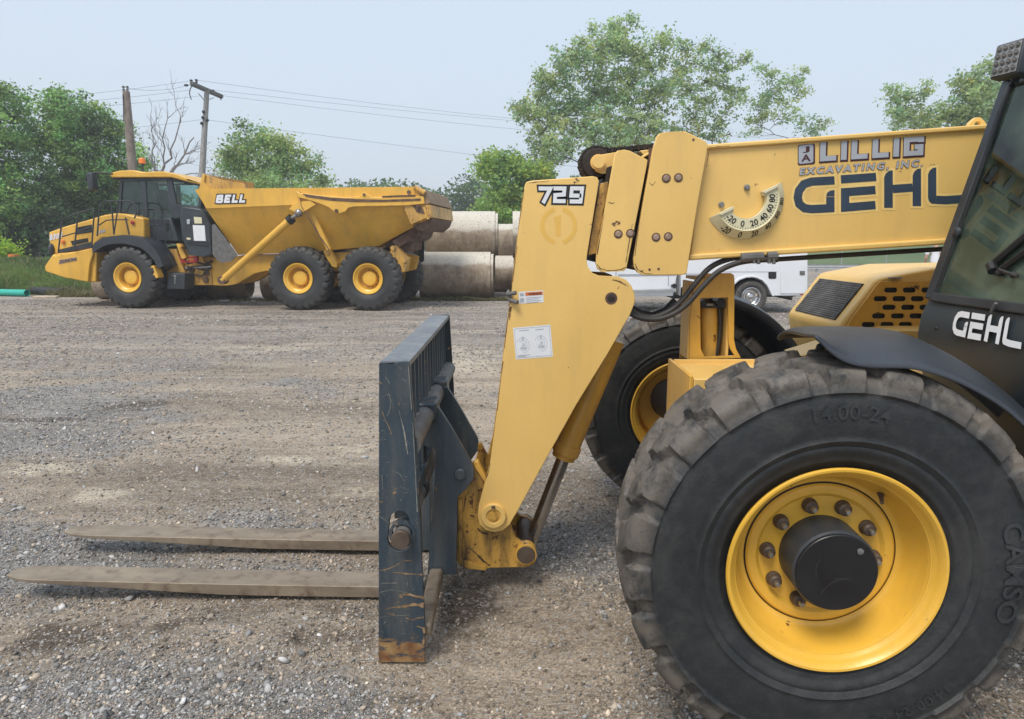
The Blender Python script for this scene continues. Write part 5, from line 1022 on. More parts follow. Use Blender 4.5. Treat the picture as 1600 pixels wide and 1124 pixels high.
bq = P3([(337,317.5),(385.5,316.5),(387,304),(338,305)], top0 - .008)
block_decal('letter_outline', 'BELL', bq, (0, -1, 0), M['black'], s0, .30, .12, .13); block_decal('name_lettering', 'BELL', bq, (0, -1, 0), M['white'], s0, .30, .12, 0, .006)

# ================================================================ SERVICE TRUCK
SY = 16.15; SV = Fr((5.6, SY)); s_ = lambda pts, yl: SV.L(pts, yl)
svc = thing('service_truck', 'white service body pickup truck parked behind the telehandler boom', 'pickup truck', (5.6, SY, 0))
def V_(name, pts, y0, y1, mat, parent=svc, bevel=.015, yp=None, holes=()): return MB().prism(s_(pts, y0 if yp is None else yp), y0, y1, [s_(h, y0 if yp is None else yp) for h in holes]).build(name, mat, parent, bevel=bevel)
SW = 2.0
cw = thing('wheel', None, None); cw.parent = svc
ct = tyre_mesh('tyre', .372, .115, .215, 40, .012, 8, .012, M['rubber_car'], cw, skew=.3)
cr_ = MB().lathe([(.20, .05), (.205, -.07), (.222, -.082), (.226, -.09), (.215, -.094), (.20, -.085), (.19, -.06), (.175, -.02), (.15, .0), (.11, .0), (.09, -.03), (.06, -.045), (.0005, -.05), (.0005, .06)], n=40).build('rim', M['chrome'], cw, angle=30)
for k in range(8): a = R(45 * k); MB().cyl((.08 * math.cos(a), 0, .08 * math.sin(a)), .012, -.055, -.03, 8).build('wheel_nut', M['steel'], cr_)
wxr = SV.P(1172, 467, .1)[0]; first = True
for xx, nm in ((wxr, 'rear'), (wxr - 3.6, 'front')):
    for near in (1, 0):
        o = cw if first else copy_tree(cw, svc); first = False; o.location = (xx, .13 if near else SW - .13, .384); o.rotation_euler = (0, 0, 0 if near else math.pi); o['label'] = f"{'near' if near else 'far'} {nm} wheel of the service truck"
arch = [(1143,462),(1143,455),(1147,445),(1155,438),(1166,434),(1178,434),(1190,438),(1198,446),(1203,456),(1206,463)]
sb = V_('service_body', [(1064,372),(1262,372),(1262,462),(1207,462.5)] + arch[::-1][1:] + [(1120,463),(1064,463)], .0, .50, M['whitepaint'])
MB().prism(s_([(1064,372),(1262,372),(1262,440),(1064,440)], 0), SW - .5, SW).build('far_body_side', M['whitepaint'], svc, bevel=.015)
V_('bed_floor', [(1066,425),(1260,425),(1260,432),(1066,432)], .502, SW - .502, M['whitepaint'], sb, yp=0)
V_('wheel_arch_lip', arch + [(1209,463),(1206,455),(1201,444),(1192,435.5),(1179,431),(1165,431),(1153,435),(1144,442),(1140,452),(1139,462)], -.03, -.001, M['whitepaint'], sb, .008, yp=0)
V_('wheel_well', [(1143,462)] + arch[1:-1] + [(1206,463)], .49, .51, M['black'], sb, 0, yp=0)
for q in ([(1219,401),(1258,401),(1258,459),(1219,459)], [(1068,402),(1113,402),(1113,428),(1068,428)], [(1068,431),(1113,431),(1113,459),(1068,459)]):
    V_('locker_door', q, -.018, -.001, M['whitepaint'], sb, .006, yp=0)
V_('body_crease', [(1115,424.5),(1215,424.5),(1215,425.5),(1115,425.5)], -.004, -.001, M['grey_vinyl'], sb, 0, yp=0)
V_('fuel_filler', [(1201,425),(1212,425),(1213,427),(1213,434.5),(1211,436),(1202,436),(1200.5,434),(1200.5,427)], -.006, -.001, M['black'], sb, .002, yp=0)
V_('door_latch', [(1249,423.5),(1257,423.5),(1257,430),(1249,430)], -.03, -.019, M['shaft'], sb, .002, yp=0)
V_('tail_light', [(1250,459.5),(1258,459.5),(1258,461.5),(1250,461.5)], -.01, -.002, M['red'], sb, .001, yp=0)
V_('rear_bumper', [(1255,452),(1266,452),(1266,460),(1255,461)], .1, SW - .1, M['galv'], svc, .01, yp=0)
V_('hitch_step', [(1228,462),(1250,461),(1250,464),(1244,465),(1243,471),(1240,466),(1228,465)], .5, 1.5, M['shaft'], svc, .004, yp=.3)
V_('truck_frame', [(1045,463),(1250,462.5),(1235,467),(1060,470)], .55, SW - .55, M['black'], svc, .01, yp=0)
# cab with bonnet (mostly behind the boom head)
cpts = [(1058,432),(1060,410),(1056,395),(1046,348),(1036,343),(990,343),(978,348),(958,388),(900,394),(880,402),(872,420),(872,452),(884,462),(902,462)]
x0_, _z = SV.P(902, 462, 0)
fa = [(925 + 26 * math.cos(R(a)), 462 - 27 * math.sin(R(a))) for a in range(180, -1, -20)]
cb = V_('cab', cpts[:-2] + [(896,463)] + fa + [(960,463),(1052,463)], .03, SW - .03, M['whitepaint'], svc, .04, yp=0, holes=[[(984,356),(1010,352),(1010,390),(966,392)], [(1014,352),(1034,352),(1044,390),(1014,390)]])
V_('side_window', [(984,356),(1010,352),(1010,390),(966,392)], .06, .07, gl, cb, 0, yp=0); V_('side_window', [(1014,352),(1034,352),(1044,390),(1014,390)], .06, .07, gl, cb, 0, yp=0)
V_('cab_liner', [(982,354),(1036,350),(1048,392),(964,394)], .9, 1.0, M['black'], cb, 0, yp=0)
V_('door_seam', [(1044,398),(1045.5,398),(1045.5,448),(1044,448)], .026, .0285, M['grey_vinyl'], cb, 0, yp=0); V_('door_moulding', [(966,428.5),(1056,427.5),(1056,430.5),(966,431.5)], .018, .0285, M['grey_vinyl'], cb, .002, yp=0); V_('door_seam', [(962,398),(963.5,398),(963.5,448),(962,448)], .026, .0285, M['grey_vinyl'], cb, 0, yp=0)
V_('side_step', [(960,453),(1054,451),(1054,455),(960,457)], -.06, .0, M['galv'], svc, .01, yp=0)
V_('fuel_neck', [(1048,446),(1054,443),(1058,447),(1054,452)], -.03, .02, M['black'], cb, .004, yp=0)
V_('front_bumper', [(868,440),(880,440),(884,458),(870,458)], .02, SW - .02, M['chrome'], svc, .02, yp=0)
x, z = SV.P(962, 386, -.15); MB().box(x - .06, x + .06, -.20, -.02, z - .10, z + .13).box(x - .02, x + .02, -.02, .04, z - .05, z - .01).build('wing_mirror', M['black'], cb, bevel=.02)
V_('headlight', [(871,408),(884,404),(884,420),(871,422)], .028, .3, M['lens'], cb, .01, yp=0)
V_('cab_rack', [(1066,330),(1070,330),(1070,372),(1066,372)], .05, SW - .05, M['whitepaint'], svc, .01, yp=0) if 0 else None

# ================================================================ CONCRETE PIPES
def pipe_mesh(r, L, wall):
    return [(r - wall, 0), (r, 0), (r, L * .96), (r - wall * .5, L * .965), (r - wall * .5, L), (r - wall, L)]
def mkpipe(r, L, X, Y, Z, label, grp, rot=0, src={}):
    key = (r, L)
    if key in src: o = src[key].copy(); COL.objects.link(o)
    else:
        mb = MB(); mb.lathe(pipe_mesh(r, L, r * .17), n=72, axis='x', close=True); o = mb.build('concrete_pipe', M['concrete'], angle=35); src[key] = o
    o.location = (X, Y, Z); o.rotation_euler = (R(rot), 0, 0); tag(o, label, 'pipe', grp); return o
PG = 'concrete drainage pipes stacked at the back of the yard'
r1 = .685; L1 = 2.13
mkpipe(r1, L1, -2.67, 20.45, r1, 'big tan concrete pipe lying on the gravel beside the dump truck tail', PG, 0)
mkpipe(r1, L1, -2.55, 21.14, r1 + 1.19, 'big upper concrete pipe with a pale dry top, right of the dump truck tailgate', PG, 20)
hid = 'concrete pipe hidden in the lower back row of the stack'
mkpipe(r1, L1, -2.67, 21.83, r1, 'big concrete pipe in the back lower row behind the tan one', PG, 9)
mkpipe(r1, L1, .12, 20.45, r1, 'big concrete pipe on the ground half hidden by the telehandler boom head', PG, 14)
mkpipe(r1, L1, .02, 21.14, r1 + 1.19, 'upper concrete pipe whose left end peeks out beside the telehandler boom head', PG, 31)
mkpipe(r1, L1, .05, 21.83, r1, 'big concrete pipe in the back lower row behind the boom head', PG, 4)
mkpipe(.60, 2.4, -1.6, 23.6, .60, 'smaller grey concrete pipe on the ground in the gap between the two big stacks', PG, 12)
mkpipe(.60, 2.4, -1.7, 24.1, 1.66, 'smaller grey concrete pipe, upper one in the gap between the two big stacks', PG, -8)
mkpipe(.60, 2.4, -1.6, 24.82, .60, 'smaller concrete pipe behind the grey one in the gap, farthest back', PG, -14)
mkpipe(r1, L1, -4.95, 21.14, r1 + 1.19, 'upper concrete pipe hidden behind the dump truck tailgate', PG, 11)
mkpipe(r1, L1, -5.00, 20.45, r1, 'concrete pipe on the ground behind the rear wheels of the dump truck', PG, -6)
xs = -12.15
for k, (lab, gap) in enumerate((('narrow concrete pipe whose end shows left of the dump truck front wheel', .1), ('narrow concrete pipe on the ground seen under the middle of the dump truck', .46), ('narrow concrete pipe seen just left of the dump truck middle wheel', .1))):
    mkpipe(.46, 2.15, xs, 20.5, .46, lab, 'narrow concrete pipes in a row on the ground', 25 * k); xs += 2.15 + gap

# ================================================================ UTILITY POLES AND WIRES
def at(u, v, Y): x, z = W0.P(u, v, Y); return Vector((x, Y, z))
YA, YB = 30., 34.
p1 = thing('utility_pole', 'leaning brown utility pole with two insulators on its cut top, behind the truck cab', 'utility pole', (at(209, 300, YA).x, YA, 0), 0, 'utility poles')
OFF = Vector(p1.location)
b_ = at(210, 300, YA); t_ = at(197, 143, YA); dd = (t_ - b_) / (t_.z - b_.z); base = b_ - dd * b_.z
MB().tube([base, b_.lerp(base, .5), b_, t_], [.22, .21, .20, .14], 14).build('pole', M['pole'], p1)
for u in (193.5, 199.5):
    q = at(u, 144, YA); MB().tube([q, q + Vector((0, 0, .25))], .02, 6).cyl((q.x, YA, 0), .05, q.z + .06, q.z + .12, 10, 'z').cyl((q.x, YA, 0), .06, q.z + .17, q.z + .22, 10, 'z').build('insulator', M['shaft'], p1)
MB().tube([at(192, 148, YA - .15), at(193, 170, YA - .2), at(193, 190, YA - .2)], .018, 6).build('ground_wire', M['black'], p1)
OFF = Vector((0, 0, 0))
p2 = thing('utility_pole', 'grey utility pole with a double crossarm carrying wires above the dump truck', 'utility pole', (at(314, 300, YB).x, YB, 0), 0, 'utility poles')
OFF = Vector(p2.location)
b_ = at(315, 285, YB); t_ = at(323.5, 138, YB); dd = (t_ - b_) / (t_.z - b_.z); base = b_ - dd * b_.z
MB().tube([base, b_, t_], [.18, .15, .11], 14).build('pole', M['polegrey'], p2)
c0_, c1_ = at(297, 129.5, YB - 1.15), at(348, 156.5, YB + 1.15)
c0_ = Vector((c0_.x, c0_.y, c0_.z)); hd = Vector((0, 0, .06))
for s in (-1, 1):
    dy = Vector((.07 * s, -.12 * s, 0)); A1, B1 = at(299, 131, YB - 1.1) + dy, at(347, 155, YB + 1.3) + dy
    B1.z = A1.z * .5 + B1.z * .5; 
    MB().hull2([A1 + Vector((-.05, 0, -.06)), A1 + Vector((.05, 0, -.06)), A1 + Vector((.05, 0, .07)), A1 + Vector((-.05, 0, .07))], [B1 + Vector((-.05, 0, -.06)), B1 + Vector((.05, 0, -.06)), B1 + Vector((.05, 0, .07)), B1 + Vector((-.05, 0, .07))]).build('crossarm', M['shaft'], p2)
for (u, v) in ((310, 146), (334, 153)): MB().tube([at(u, v, YB - (.5 if u < 320 else -.5)), at(320, 158, YB)], .02, 6).build('arm_brace', M['galv'], p2)
for u, v, Y in ((299,126,YB - 1),(307,125.5,YB - .7),(333,141.5,YB + .5),(345,149.5,YB + 1.1)):
    q = at(u, v + 4, Y); MB().tube([q - Vector((0, 0, .1)), q + Vector((0, 0, .14))], .025, 6).cyl((q.x, Y, 0), .06, q.z, q.z + .05, 10, 'z').cyl((q.x, Y, 0), .07, q.z + .09, q.z + .14, 10, 'z').build('insulator', M['black'], p2)
MB().ball(at(291, 133.5, YB - 1.2), .11, 10, (1, .6, .5)).tube([at(301, 132, YB - 1), at(297, 140, YB - 1), at(296, 147, YB - 1), at(299, 156, YB - 1)], .022, 6).build('cutout_switch', M['black'], p2)
for u, v in ((318,175),(317,184),(315,193),(324,188)): MB().ball(at(u, v, YB - .15), .08, 8).build('cable_clamp', M['black'], p2)
OFF = Vector((0, 0, 0))
def sag(a, b, s, n=14): return [a.lerp(b, i / n) - Vector((0, 0, s * 4 * (i / n) * (1 - i / n))) for i in range(n + 1)]
WL = [((-60,158), (299,126.5), YB + 8, YB - 1, .2, 'topmost power line left of the double crossarm pole'), ((200,138.5), (299,132), YA, YB - 1, .15, 'short power line joining the tops of the two utility poles'),
      ((-60,165), (296,141), YB + 8, YB - .8, .2, 'third power line down between the two utility poles, running off left'), ((-60,175), (312,150), YB + 8, YB, .2, 'fourth power line down between the two utility poles, running off left'),
      ((307,125.5), (1500,214), YB - .7, 60, 1.0, 'topmost power line right of the double crossarm pole'), ((333,141), (1560,222), YB + .5, 62, .8, 'second power line from the top right of the crossarm pole'), ((345,149.5), (1600,232), YB + 1.1, 64, 1.1, 'third power line from the top right of the crossarm pole'),
      ((323,187.5), (1400,305), YB, 58, .4, 'lowest power line running right from the crossarm pole, well below its arms'), ((-60,205), (315,187), YB + 6, YB, .3, 'lowest power line, running left from mid height of the crossarm pole')]
M['wire'] = simple('weathered_wire', (.12, .12, .13), .6, .2, .1, 3)
for a, b, Ya, Yb_, s, lab in WL: tag(MB().tube(sag(at(*a, Ya), at(*b, Yb_), s), .0065, 5).build('power_line', M['wire']), lab, 'power line', 'power lines')
# ================================================================ GROUND
def lat(seed, n=64): return np.random.default_rng(seed).random((n, n))
def vnoise(X, Y, sc, seed):
    L = lat(seed); n = L.shape[0]; x = X * sc; y = Y * sc; i = np.floor(x).astype(int); j = np.floor(y).astype(int); fx = x - i; fy = y - j
    fx = fx * fx * (3 - 2 * fx); fy = fy * fy * (3 - 2 * fy); g = lambda a, b: L[a % n, b % n]
    return (g(i, j) * (1 - fx) + g(i + 1, j) * fx) * (1 - fy) + (g(i, j + 1) * (1 - fx) + g(i + 1, j + 1) * fx) * fy - .5
def gheight(X, Y):
    near = np.clip((14 - Y) / 8, .25, 1)
    h = .030 * vnoise(X, Y, .8, 1) + .020 * vnoise(X, Y, 2.6, 2) + .012 * vnoise(X, Y, 7, 3) + .008 * vnoise(X, Y, 17, 4)
    h = h * near - .004
    # scuffed hollow in the dirt by the carriage, and a low windrow in the front left corner
    h += -.018 * np.exp(-(((X + .22) / .28) ** 2 + ((Y - 2.62) / .16) ** 2)) + .028 * np.exp(-(((X + .10) / .3) ** 2 + ((Y - 2.78) / .07) ** 2)) * (1 + 1.2 * vnoise(X, Y, 11, 9)) 
    for wx_, wy_, dz_ in ((.98, 2.1, .05), (1.08, 4.36, -.045)): h = h + dz_ * np.exp(-(((X - wx_) / .6) ** 2 + ((Y - wy_) / .5) ** 2))
    h += .022 * np.exp(-((Y - 2.55 - .08 * (X + 2)) / .12) ** 2) * (X < -.9) * (1 + 1.5 * vnoise(X, Y, 9, 8))
    return h
def spaced(a, b, core0, core1, d, grow=1.12):
    v = list(np.arange(core0, core1, d)); s = d; x = core0; lo = []
    while x > a: s *= grow; x -= s; lo.append(x)
    s = d; x = v[-1]; hi = []
    while x < b: s *= grow; x += s; hi.append(x)
    return np.array(lo[::-1] + v + hi)
def gl_(items, X, Y):
    r = 0 * X
    for u, v, su, sv, am in items:
        x0, y0 = G(u, v); x1, _ = G(u + su, v); _, y1 = G(u, v - sv); r = r + am * np.exp(-((X - x0) / (x1 - x0)) ** 2 - ((Y - y0) / (y1 - y0)) ** 2)
    return r
DIRT = [(300,1000,300,60,.25),(780,960,220,80,.2),(350,720,400,60,.2),(250,960,330,45,.40),(60,1010,150,35,.35),(820,990,170,70,.42),(560,900,90,25,.15),(700,1060,90,40,.25),(60,870,160,40,-.30),(420,800,200,25,-.22),(350,1090,260,30,-.28),(560,990,80,30,-.12),(900,880,90,40,-.35),(200,790,140,25,.25),(450,740,200,30,.20),(620,600,260,50,.34),(720,680,80,70,.22),(130,650,220,35,-.26),(450,600,120,16,-.22),(300,560,300,22,.22),(1050,1090,140,30,.1),(60,560,150,25,.12)]
DARK = [(220,632,42,5,.8),(190,634,30,3,.5),(690,900,40,16,.35),(700,960,45,25,.35),(60,655,75,3.2,.5),(170,640,60,2.5,.3),(400,536,90,3,.35),(20,655,40,4,.3),(120,985,130,22,.42),(50,1015,60,18,.45),(330,960,170,22,.28),(725,930,45,22,.5),(520,1000,100,22,.25),(640,1090,60,14,.25),(860,1010,60,14,.2),(700,1010,70,25,.35),(760,950,60,18,.3),(250,900,150,8,.35),(560,955,70,14,.3)]
PALE = [(150,772,45,9,.8),(60,735,60,10,.5),(450,715,55,6,.6),(700,560,90,22,.45),(430,545,120,6,.35),(560,700,90,8,.35),(600,765,90,10,.4)]
def dirtmask(X, Y): return np.clip(.46 + gl_(DIRT, X, Y) + .55 * vnoise(X * .55, Y, 1.1, 61) + .35 * vnoise(X * .6, Y, 3.1, 62), 0, 1)
gxs = spaced(-210, 210, -6.5, 5.0, .036); gys = spaced(-25, 210, 1.6, 10.2, .030)
XX, YY = np.meshgrid(gxs, gys, indexing='ij'); ZZ = gheight(XX, YY); V = np.stack([XX, YY, ZZ], -1).reshape(-1, 3); nx_, ny_ = len(gxs), len(gys)
i, j = np.meshgrid(np.arange(nx_ - 1), np.arange(ny_ - 1), indexing='ij'); F = np.stack([i * ny_ + j, (i + 1) * ny_ + j, (i + 1) * ny_ + j + 1, i * ny_ + j + 1], -1).reshape(-1, 4)
def patchy(g_, X, Y, sd_): return np.clip((g_ * 1.5 + (.8 * vnoise(X * .7, Y, 2.6, sd_) + .8 * vnoise(X, Y, 8, sd_ + 1) + .5 * vnoise(X, Y, 17, sd_ + 2)) * np.minimum(1, g_ * 3) - .16) * 1.7, 0, .85)
mk = np.stack([dirtmask(XX, YY), patchy(gl_(DARK, XX, YY), XX, YY, 66), patchy(gl_(PALE, XX, YY), XX, YY, 76)], -1).reshape(-1, 3)
tag(npmesh('ground', V, F, M['ground'], smooth=True, col=mk), 'gravel yard', kind='structure')
# loose stones on the near ground
ico_v = np.array([(0, -1, 1.618), (0, 1, 1.618), (0, -1, -1.618), (0, 1, -1.618), (1, 1.618, 0), (-1, 1.618, 0), (1, -1.618, 0), (-1, -1.618, 0), (1.618, 0, 1), (-1.618, 0, 1), (1.618, 0, -1), (-1.618, 0, -1)]) / 1.9
ico_f = np.array([(0,8,1),(0,1,9),(0,9,7),(0,7,6),(0,6,8),(1,8,4),(1,4,5),(1,5,9),(8,6,10),(8,10,4),(4,10,3),(4,3,5),(5,3,11),(5,11,9),(9,11,7),(7,11,2),(7,2,6),(6,2,10),(2,3,10),(2,11,3)])
NS = 190000
y = 1.75 * (9.5 / 1.75) ** (rng.random(NS) ** 1.15); x = (rng.random(NS) * 2 - 1) * (.80 * y + .2)
dens = .55 + .9 * (vnoise(x, y, 1.3, 21) + .5) * 1.0 + .7 * vnoise(x, y, 4, 22); dm0 = dirtmask(x, y); keep = rng.random(NS) < np.clip((dens * .5 + .5) * (1.12 - dm0 * 1.05), .08, 1) * np.clip(1.15 - (y - 3) * .08, .35, 1); x, y = x[keep], y[keep]; NS = len(x)
sz = .0031 * np.exp(rng.normal(0, .42, NS)) * (1 + .12 * y); big = rng.random(NS) < .022; sz[big] *= 2.1; sz = np.minimum(sz, .020)
ang = rng.random(NS) * 6.283; st = np.stack([.8 + .6 * rng.random(NS), .65 + .5 * rng.random(NS), .45 + .4 * rng.random(NS)], -1)
P_ = ico_v[None] * (1 + .22 * rng.normal(size=(NS, 12, 1))) * st[:, None] * sz[:, None, None]
tl = rng.normal(0, .45, (NS, 2)); P_[..., 2] += P_[..., 0] * tl[:, :1] * .7 + P_[..., 1] * tl[:, 1:] * .7
c, s = np.cos(ang)[:, None], np.sin(ang)[:, None]; px_ = P_[..., 0] * c - P_[..., 1] * s; py_ = P_[..., 0] * s + P_[..., 1] * c
V = np.stack([px_ + x[:, None], py_ + y[:, None], P_[..., 2] + (gheight(x, y) + sz * .22)[:, None]], -1).reshape(-1, 3)
F = (ico_f[None] + 12 * np.arange(NS)[:, None, None]).reshape(-1, 3)
t = rng.random(NS); brown = rng.random(NS)[:, None] < (.10 + .75 * dirtmask(x, y)[:, None]); val = .10 + .40 * t ** 1.5 + (rng.random(NS) < .06) * .22
colr = np.where(brown, val[:, None] * np.array([1.12, .93, .73]), val[:, None] * np.array([1.0, .975, .945]))
V1, F1, c1 = V, F, np.repeat(colr, 12, 0)
# coarser crumbs and clods over the middle of the yard
N2 = 110000; y = 4.6 * (20.5 / 4.6) ** rng.random(N2); x = (rng.random(N2) * 2 - 1) * (.80 * y + .3); k2 = rng.random(N2) < np.clip((y - 4.6) / 4, 0, 1) * np.clip(.15 + 1.3 * (vnoise(x * .5, y, 1.0, 81) + .5) ** 2 + .5 * vnoise(x, y, 3.3, 82), .05, 1); x, y = x[k2], y[k2]; N2 = len(x)
s2 = (.0040 + .00062 * y) * np.exp(rng.normal(0, .35, N2)); a2 = rng.random(N2) * 6.283; P_ = ico_v[None] * (1 + .25 * rng.normal(size=(N2, 12, 1))) * np.stack([.9 + .6 * rng.random(N2), .7 + .5 * rng.random(N2), .4 + .3 * rng.random(N2)], -1)[:, None] * s2[:, None, None]
c, s = np.cos(a2)[:, None], np.sin(a2)[:, None]; V2 = np.stack([P_[..., 0] * c - P_[..., 1] * s + x[:, None], P_[..., 0] * s + P_[..., 1] * c + y[:, None], P_[..., 2] + (gheight(x, y) + s2 * .15)[:, None]], -1).reshape(-1, 3)
v2 = .13 + .34 * rng.random(N2) ** 1.5; b2 = rng.random(N2)[:, None] < .6; col2 = np.where(b2, v2[:, None] * np.array([1.1, .93, .76]), v2[:, None] * np.array([1, .97, .93]))
V = np.concatenate([V1, V2]); F = np.concatenate([F1, (ico_f[None] + 12 * np.arange(N2)[:, None, None]).reshape(-1, 3) + len(V1)]); c_all = np.concatenate([c1, np.repeat(col2, 12, 0)])
tag(npmesh('gravel_stones', V, F, M['stone'], col=c_all), 'loose crushed stone scattered over the near yard', kind='stuff')

# ================================================================ TREES
def leafmesh(name, C, size, cols, parent, mat=None, droop=.0, asp=.62):
    n = len(C); a = rng.normal(size=(n, 3)); a[:, 2] *= .7; a /= np.linalg.norm(a, axis=1)[:, None]; b = rng.normal(size=(n, 3)); b -= a * (a * b).sum(1)[:, None]; b /= np.linalg.norm(b, axis=1)[:, None]
    s = size * (.6 + .8 * rng.random(n))[:, None]; cx = np.cross(a, b) * .18 * s
    V = np.stack([C - a * s, C + b * s * asp + cx, C + a * s, C - b * s * asp + cx], 1).reshape(-1, 3); F = np.arange(4 * n).reshape(-1, 4)
    return npmesh(name, V, F, mat or M['leaf'], parent, col=np.repeat(cols, 4, 0))
def tree(label, bx, Y, blobs, leafcol, dens=1.0, lsize=.10, trunk_r=.22, name='tree', group='trees behind the yard', csig=.30, bare=0, z0=0, depth=1.0, cat='tree', bark='bark', var=.30):
    """blobs: (u, v, ru, rv) crown lobes traced on the photo at distance Y; base at photo column bx"""
    k = Y / FP; root = thing(name, label, cat, (at(bx, 380, Y).x, Y, z0), 0, group); O = np.array(root.location)
    C = []; Rr = []
    for n_, (u, v, ru, rv) in enumerate(blobs):
        c = at(u, v, Y); C.append((c.x, Y + (rng.random() - .5) * ru * k * 1.6 * depth, c.z)); Rr.append((ru * k, (ru + rv) * .5 * k * .95 * depth, rv * k))
    C = np.array(C) - O; Rr = np.array(Rr); mb = MB(); tops = C[:, 2] + Rr[:, 2]; H = tops.max()
    cen = C.mean(0); fork = np.array([cen[0] * .35, cen[1] * .3, max(1.2, min(H * .28, (C[:, 2] - Rr[:, 2]).min() + .4))])
    def bez(p0, p1, p2, n, wob):
        t = np.linspace(0, 1, n)[:, None]; p = (1 - t) ** 2 * p0 + 2 * t * (1 - t) * p1 + t * t * p2; p[1:-1] += rng.normal(0, wob, (n - 2, 3)); return p
    tp = bez(np.zeros(3), fork * [0.2, .2, .6], fork, 6, .03); mb.tube(tp, list(np.linspace(trunk_r * 1.25, trunk_r * .85, 6)), 10)
    leaves = []; lc = []
    pts = [fork]; rad = [trunk_r * .8]; order = np.argsort(np.linalg.norm(C - fork, axis=1)); clus = []
    for n_ in order:
        c, r_ = C[n_], Rr[n_]; e = c + [0, 0, r_[2] * .25]; PT = np.array(pts); dd_ = np.linalg.norm(PT - e, axis=1) + np.clip(PT[:, 2] - e[2] + .4, 0, None) * 3; k0 = int(np.argmin(dd_)); p0 = PT[k0]; r0_ = min(rad[k0] * .72, trunk_r * .55)
        mid = p0 * .5 + e * .5 + [0, 0, -.12 * np.linalg.norm(e[:2] - p0[:2])]; L = bez(p0, mid, e, 8, .05); rr_ = np.linspace(r0_, max(.018, r0_ * .25), 8); mb.tube(L, list(rr_), 7, caps=False); pts += list(L[1:]); rad += list(rr_[1:])
        nc = max(6, int(26 * (r_[0] * r_[2]) ** .95 * dens / max(.5, csig * 2.6))); d = rng.normal(size=(nc, 3)); d /= np.linalg.norm(d, axis=1)[:, None]
        clus.append(c + d * r_ * (rng.random(nc)[:, None] ** .42) * (1 + .10 * rng.normal(size=(nc, 1))))
    cc = np.concatenate(clus); nc = len(cc); PT = np.array(pts)
    for q in cc:
        dd_ = np.linalg.norm(PT - q, axis=1) + np.clip(PT[:, 2] - q[2] + .2, 0, None) * 1.5; s_ = PT[int(np.argmin(dd_))]; ln_ = np.linalg.norm(q - s_); mb.tube(bez(s_, s_ * .5 + q * .5 + [0, 0, -.1 * ln_], q, 4, .03), list(np.linspace(.008 + .007 * ln_, .005, 4)), 4, caps=False)
        for w_ in q + rng.normal(0, csig * .9, (2, 3)): mb.tube([q, w_], [.006, .003], 3, caps=False)
    leaves = []; lc = []
    if not bare:
        per = max(10, int(46 * (csig / .3) ** 1.7 * (.10 / lsize) ** 1.4 * dens ** .3)); nn_ = rng.integers(int(per * .6), int(per * 1.4) + 1, nc); idx = np.repeat(np.arange(nc), nn_)
        pos = cc[idx] + rng.normal(0, 1, (len(idx), 3)) * csig * (.55 + .6 * rng.random(nc))[idx][:, None] * np.array([1, 1, .75])
        tone = (1 + var * rng.normal(size=nc))[idx][:, None] * (1 + .18 * rng.normal(size=(len(idx), 1))); hue = rng.normal(0, .10, (nc,))[idx][:, None]
        leaves.append(pos); lc.append(np.clip(np.array(leafcol) * np.clip(tone, .35, 1.9) * np.concatenate([1 + hue, np.ones_like(hue), 1 - hue * 1.2], 1), .004, .6))
    mb.build('trunk', M[bark], root, angle=60, off=(0, 0, 0))
    if leaves: leafmesh('crown', np.concatenate(leaves), lsize, np.concatenate(lc), root)
    return root
GD = (.20, .33, .10); GM = (.15, .23, .08); GL = (.31, .42, .16); GS = (.32, .42, .19)
tree('dense green tree at the left edge, behind the lime shrub', 8, 34, [(10,175,38,40),(-30,200,50,60),(30,235,45,50),(0,290,55,50),(40,330,45,45),(-50,310,50,60),(10,150,18,18)], GD, .85, .078, .3, csig=.26, var=.42)
tree('tall dense green tree second from the left edge', 82, 35, [(75,175,34,32),(88,150,16,18),(60,215,42,42),(100,230,40,45),(80,290,50,45),(70,345,45,40),(112,180,22,26)], GD, .85, .078, .3, csig=.26, var=.42)
tree('dense green tree directly behind the dump truck bonnet', 140, 36, [(138,175,22,28),(132,215,36,40),(155,265,38,45),(125,300,40,45),(150,335,45,40),(110,345,35,35)], GD, .85, .078, .28, csig=.26, var=.42)
tree('green tree wrapped round the leaning brown pole behind the truck cab', 190, 37, [(178,195,24,30),(185,240,30,38),(170,290,34,40),(205,290,28,40),(222,250,16,26),(185,330,40,30),(225,300,25,35)], GD, .8, .078, .25, csig=.26, var=.42)
tree('low dark tree filling the gap behind the dump truck nose', 60, 33, [(60,370,45,38),(20,385,35,30),(110,380,40,30),(90,345,30,25),(-20,390,40,30)], (.055, .100, .045), 1.5, .10, .2)
tree('pale green young tree rising above the front of the dump body', 400, 36, [(372,238,24,30),(395,222,22,22),(428,222,28,24),(455,240,26,26),(480,268,26,24),(425,265,45,30),(375,275,30,25),(440,300,60,22),(500,285,14,12)], GL, .8, .075, .2, var=.22)
tree('bushy bright green tree just left of the boom head', 795, 36, [(775,270,30,24),(805,262,28,20),(835,285,28,28),(790,310,40,30),(755,262,14,10),(830,330,35,30),(765,330,24,20),(768,248,12,10),(800,350,45,25),(850,262,16,16)], (.28, .40, .11), 1.1, .095, .2, var=.22)
tree('big airy cottonwood above the boom head, tallest tree in view', 960, 38, [(955,60,42,32),(930,95,48,38),(1005,85,45,36),(960,38,16,16),(985,40,14,12),(880,110,40,34),(850,135,30,26),(872,168,52,34),(835,182,30,28),(930,150,50,45),(985,150,50,45),(1035,135,36,40),(900,215,60,36),(960,215,55,40),(1015,205,45,35),(845,222,26,26),(812,165,20,16),(1035,75,20,20),(865,245,30,20)], GS, .62, .085, .26, csig=.22, var=.22)
